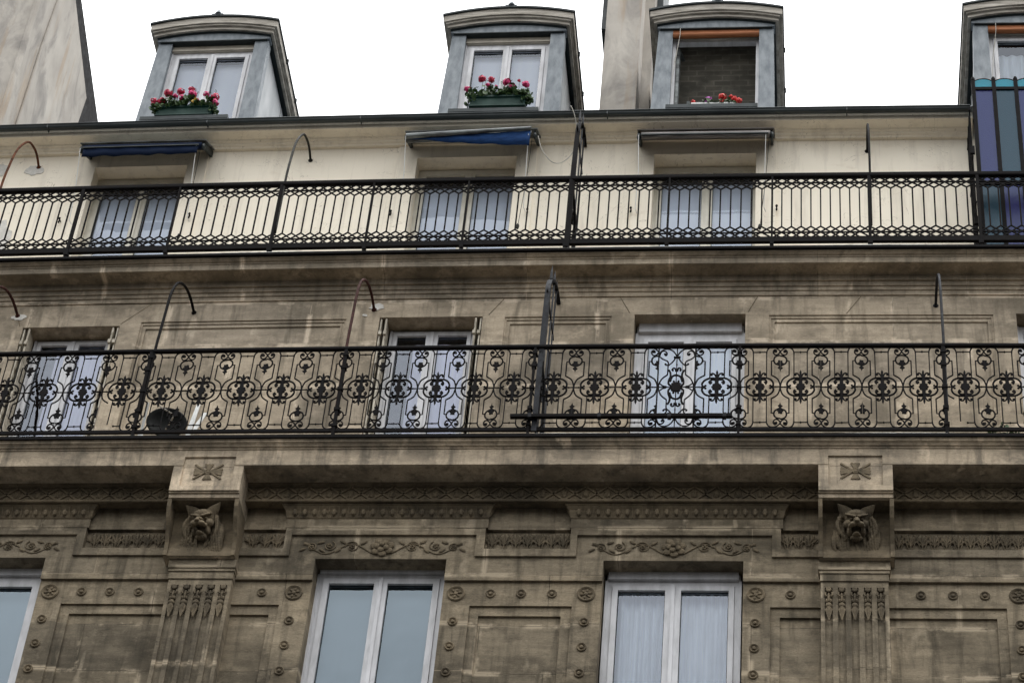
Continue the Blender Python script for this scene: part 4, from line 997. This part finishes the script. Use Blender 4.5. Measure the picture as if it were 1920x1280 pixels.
divider(-2.835, RY, 'spiked black iron divider with curved frame on the scroll balcony left of the long bar', [(RY-.02, 18.30), (RY-.01, 18.9), (RY+.01, 19.54), (-.925, 20.1), (-.88, 20.42), (-.76, 20.62), (-.52, 20.84), (-.24, 20.98), (0, 21.02)], [(-.73, 20.88), (-.48, 21.05), (-.27, 21.12)], 18.31, 20.3, 'iron_blue')

t = thing('horizontal_bar', 'long dark bar fixed low across the outside of the scroll railing', 'bar', (-1.96, -1.0, 18.45))
b = B(); b.box(-3.08, -.855, -1.03, -.985, 18.450, 18.486); b.build('bar', 'iron', t)
for x in (-2.9, -2.2, -1.5, -.95): b = B(); b.box(x, x+.035, -1.034, -.975, 18.443, 18.492); b.build('bar_clamp', 'iron_blue', t)

# ------------------------------------------------------------------ awnings
def awning(x0, x1, zt, label, kind):
    t = thing('awning', label, 'awning', ((x0+x1)/2, W, zt), 'rolled up awnings of the top floor'); y = .28
    b = B(); n = 12
    b.profile([(W, zt+.345), (y-.02, zt+.105), (y-.045, zt+.085), (y-.04, zt+.075), (y-.015, zt+.088), (W, zt+.325)], x0, x1); b.build('hood', 'metal_taupe' if kind == 3 else 'metal_grime', t)
    b = B()
    if kind == 2: b.tube([(x0+.03+(x1-x0-.1)*i/n, y, zt-.035+.09*i/n) for i in range(n+1)], [.040-.012*i/n for i in range(n+1)], 10)
    else: b.tube([(x0+.05+(x1-x0-.1)*i/n, y, zt+.020) for i in range(n+1)], .043, 12)
    b.build('roller', {1: 'canvas_navy', 2: 'metal_grime', 3: 'metal_taupe'}[kind], t, smooth=True)
    vs = []; fs = []; n = 36
    for i in range(n+1):
        u = i/n; x = x0+.06+(x1-x0-.14)*u
        if kind == 1: za, zb = zt-.02, zt-.165+.006*sin(i*1.1)+.012*u
        elif kind == 2: za, zb = zt-.05+.09*u, zt-.062-.150*max(0, (u-.12)/.88)**.6+.002*sin(i*1.3)
        else: za, zb = zt-.02, zt-.052+.004*sin(i*.9)
        vs += [(x, y-.05+.003*sin(i*.8), za), (x, y-.045+.006*sin(i*.7), (za+zb)/2), (x, y-.04+.007*sin(i*.7), zb)]
    for i in range(n): a = i*3; fs += [(a, a+3, a+4, a+1), (a+1, a+4, a+5, a+2)]
    b = B(); b.add(vs, fs); o = b.build('valance', {1: 'canvas_navy', 2: 'canvas_blue', 3: 'metal_taupe'}[kind], t, smooth=True)
    sol = o.modifiers.new('thickness', 'SOLIDIFY'); sol.thickness = .004
    b = B(); b.box(x0+.05, x1-.07, y-.066, y-.048, zt-.030, zt-.016)
    if kind == 2: b = B(); b.tube([(x0+.03+(x1-x0-.1)*i/8, y-.068, zt-.040+.105*i/8) for i in range(9)], [.036-.016*i/8 for i in range(9)], 10)
    b.build('front_bar', 'zinc_dark' if kind != 2 else 'metal_grime', t)
    for xx in (x0+.0, x1-.05):
        b = B(); b.xprism([(W, zt+.32), (y-.0, zt+.08), (y+.0, zt+.0), (y+.10, zt+.05), (W, zt+.22)], xx, xx+.03); b.ball((xx+.02, y+.01, zt+.01), (.026, .045, .05), 8, 5); b.build('end_bracket', 'zinc_dark', t)
    for s, xx in ((-1, x0+.02), (1, x1-.10)):
        b = B(); b.tube([(xx, y-.05, zt-.02), (xx-.01*s, y+.10, zt-.5), (xx-.02, W-.10, zt-.95), (xx, W-.05, zt-.97)], .0048, 5); b.build('crank_rod', 'plastic_white', t)
    b = B(); b.tube(smooth_pts([(x1-.06, y, zt-.03), (x1-.10, y+.15, zt-.55), (x1-.16, W-.12, zt-1.25)]), .004, 4); b.ball((x1-.165, W-.12, zt-1.29), (.022, .02, .05), 6, 4); b.build('cord_weight', 'hinge_dark', t)
awning(-8.90, -7.34, 24.02, 'rolled navy awning with grimy hood above the leftmost top floor window', 1)
awning(-4.91, -3.31, 24.085, 'half unrolled awning with bright blue canvas sagging to the right', 2)
awning(-2.115, -.495, 24.03, 'rolled taupe awning above the right top floor window', 3)

# ------------------------------------------------------------------ stained glass screen
t = thing('stained_glass_screen', 'tall blue and violet stained glass screen in a black frame at the right edge', 'screen', (2.2, 0, 21.7))
ys = .0
cols = [1.835, 2.055, 2.375, 2.62, 2.86]
cols = [1.825, 2.062, 2.315, 2.56, 2.80]
b = B(); hwid = .022
for x in cols: b.box(x-hwid, x+hwid, ys-.02, ys+.02, 21.69, 24.62); b.ball((x, ys, 24.65), (.026, .024, .045), 8, 5)
for i in range(len(cols)-1):
    for z in (21.70, 22.84, 24.455): b.box(cols[i]+hwid, cols[i+1]-hwid, ys-.018, ys+.018, z, z+.045)
    xm = (cols[i]+cols[i+1])/2; hw_ = (cols[i+1]-cols[i])/2-hwid
    b.tube([(xm-hw_+2*hw_*j/8, ys, 24.625+.035*(1-(2*j/8-1)**2)) for j in range(9)], .008, 5)
b.build('screen_frame', 'iron', t)
seq = [('cg_purple', 'cg_teal'), ('cg_teal', 'cg_purple'), ('cg_purple', 'cg_teal'), ('cg_teal', 'cg_purple')]
for i in range(len(cols)-1):
    xa, xb = cols[i]+hwid+.001, cols[i+1]-hwid-.001
    for (za, zb, mt) in ((22.886, 24.454, seq[i][0]), (21.746, 22.839, seq[i][1])): b = B(); b.box(xa, xb, ys-.003, ys+.003, za, zb); b.build('glass_pane', mt, t)
    b = B(); n = 8; pts = [(xa, 24.501)]+[(xb, 24.501)]+[(xb-(xb-xa)*j/n, 24.617+.035*(1-(2*j/n-1)**2)) for j in range(n+1)]; b.prism(pts, ys-.003, ys+.003); b.build('arched_pane', 'cg_cyan', t)
b = B()
for (x, y) in ((1.765, .04), (1.765, .18), (1.765, .34), (1.765, .52)): b.box(x-.008, x+.008, y-.008, y+.008, 21.69, 24.2-.0*y)
for z in (21.9, 22.55, 23.3, 24.1): b.box(1.757, 1.773, -.02, .62, z, z+.02)
b.box(1.735, 1.79, -.03, -.0, 22.2, 22.32); b.box(1.735, 1.79, -.03, .0, 23.35, 23.47)
b.build('side_grille', 'iron', t)

# ------------------------------------------------------------------ things on the balconies
t = thing('satellite_dish', 'black satellite dish on a short white pole low behind the scroll railing', 'satellite dish', (-6.88, -.5, 18.31))
b = B(); prof = [(.0, .055), (.06, .052), (.12, .040), (.17, .020), (.205, -.0), (.215, .004), (.21, .012), (.17, .035), (.12, .055), (.06, .068), (.0, .072)]
q = Vector((.22, -.85, -.05)).normalized().to_track_quat('-Y', 'Z').to_matrix(); vs = []; fs = []; nn = 28
for (r_, y_) in prof:
    for j in range(nn): a = 2*pi*j/nn; v = q @ Vector((r_*cos(a), y_, r_*sin(a)*.92)); vs.append(tuple(v+Vector((-6.775, -.52, 18.86))))
for i in range(len(prof)-1):
    for j in range(nn): fs.append((i*nn+j, i*nn+(j+1) % nn, (i+1)*nn+(j+1) % nn, (i+1)*nn+j))
b.add(vs, fs); b.build('dish', 'black_mesh', t, smooth=True)
b = B(); b.tube([(-6.86, -.70, 18.95), (-6.73, -.74, 18.83), (-6.62, -.72, 18.76)], .009, 5); b.tube([(-6.76, -.55, 18.72), (-6.62, -.72, 18.85)], .009, 5); b.build('feed_arm', 'wood_grey', t)
b = B(); b.tube([(-6.915, -.82, 18.30), (-6.915, -.82, 18.86)], .015, 8); b.tube([(-6.915, -.82, 18.30), (-6.915, -.82, 18.45)], [.05, .02], 8); b.build('pole', 'plastic_white', t)
t = thing('folding_stand', 'white folded plastic stand leaning against the wall right of the black dish', 'folding stand', (-6.5, -.5, 18.31))
b = B(); b.tube([(-6.505, -.62, 18.31), (-6.50, -.55, 18.75), (-6.48, -.5, 19.12)], [.022, .030, .022], 6, .5); b.build('upright_leg', 'plastic_white', t)
b = B(); b.tube([(-6.44, -.62, 18.60), (-6.42, -.56, 18.80), (-6.38, -.52, 18.98)], [.020, .028, .020], 6, .5); b.tube([(-6.47, -.66, 18.52), (-6.47, -.66, 18.31)], .010, 5); b.build('slanted_leg', 'plastic_white', t)
def cable(pts, r, mat, label): b = B(); b.tube(smooth_pts(pts, 4), r, 6); o = b.build('cable', mat, None, origin=pts[0], smooth=True); return tag(o, label, 'cable')
cable([(x, -1.070-.004*sin(x*1.7), 18.176+.003*sin(x*2.3)) for x in seg(-9.6, 2.6, .6)], .008, 'cable_white', 'thin pale cable lying along the edge of the lower scroll balcony')
cable([(x, -.334-.004*sin(x*1.9), 21.546+.004*sin(x*2.7)) for x in seg(-7.4, 2.6, .6)], .008, 'cable_white', 'thin pale cable lying along the edge of the top balcony under the lattice railing')
cable([(-3.30, .28, 24.08), (-3.24, .30, 23.86), (-3.12, .35, 23.70), (-3.0, .40, 23.74), (-2.88, .40, 23.92), (-2.84, .36, 24.15), (-2.88, .25, 24.40), (-2.93, .20, 24.52)], .0055, 'wire', 'thin loose cord looping from the blue awning up to the gutter')
rnd = random.Random(4)
t = thing('weed_tuft', 'small green weed tuft growing at the foot of the scroll railing near the right edge', 'weed', (1.80, -.86, 18.3))
b = B(); leaves(b, 1.66, 1.95, -.92, -.80, 18.36, 18.47, 120, rnd, .016); b.build('foliage', 'leaf', t, clean=False)
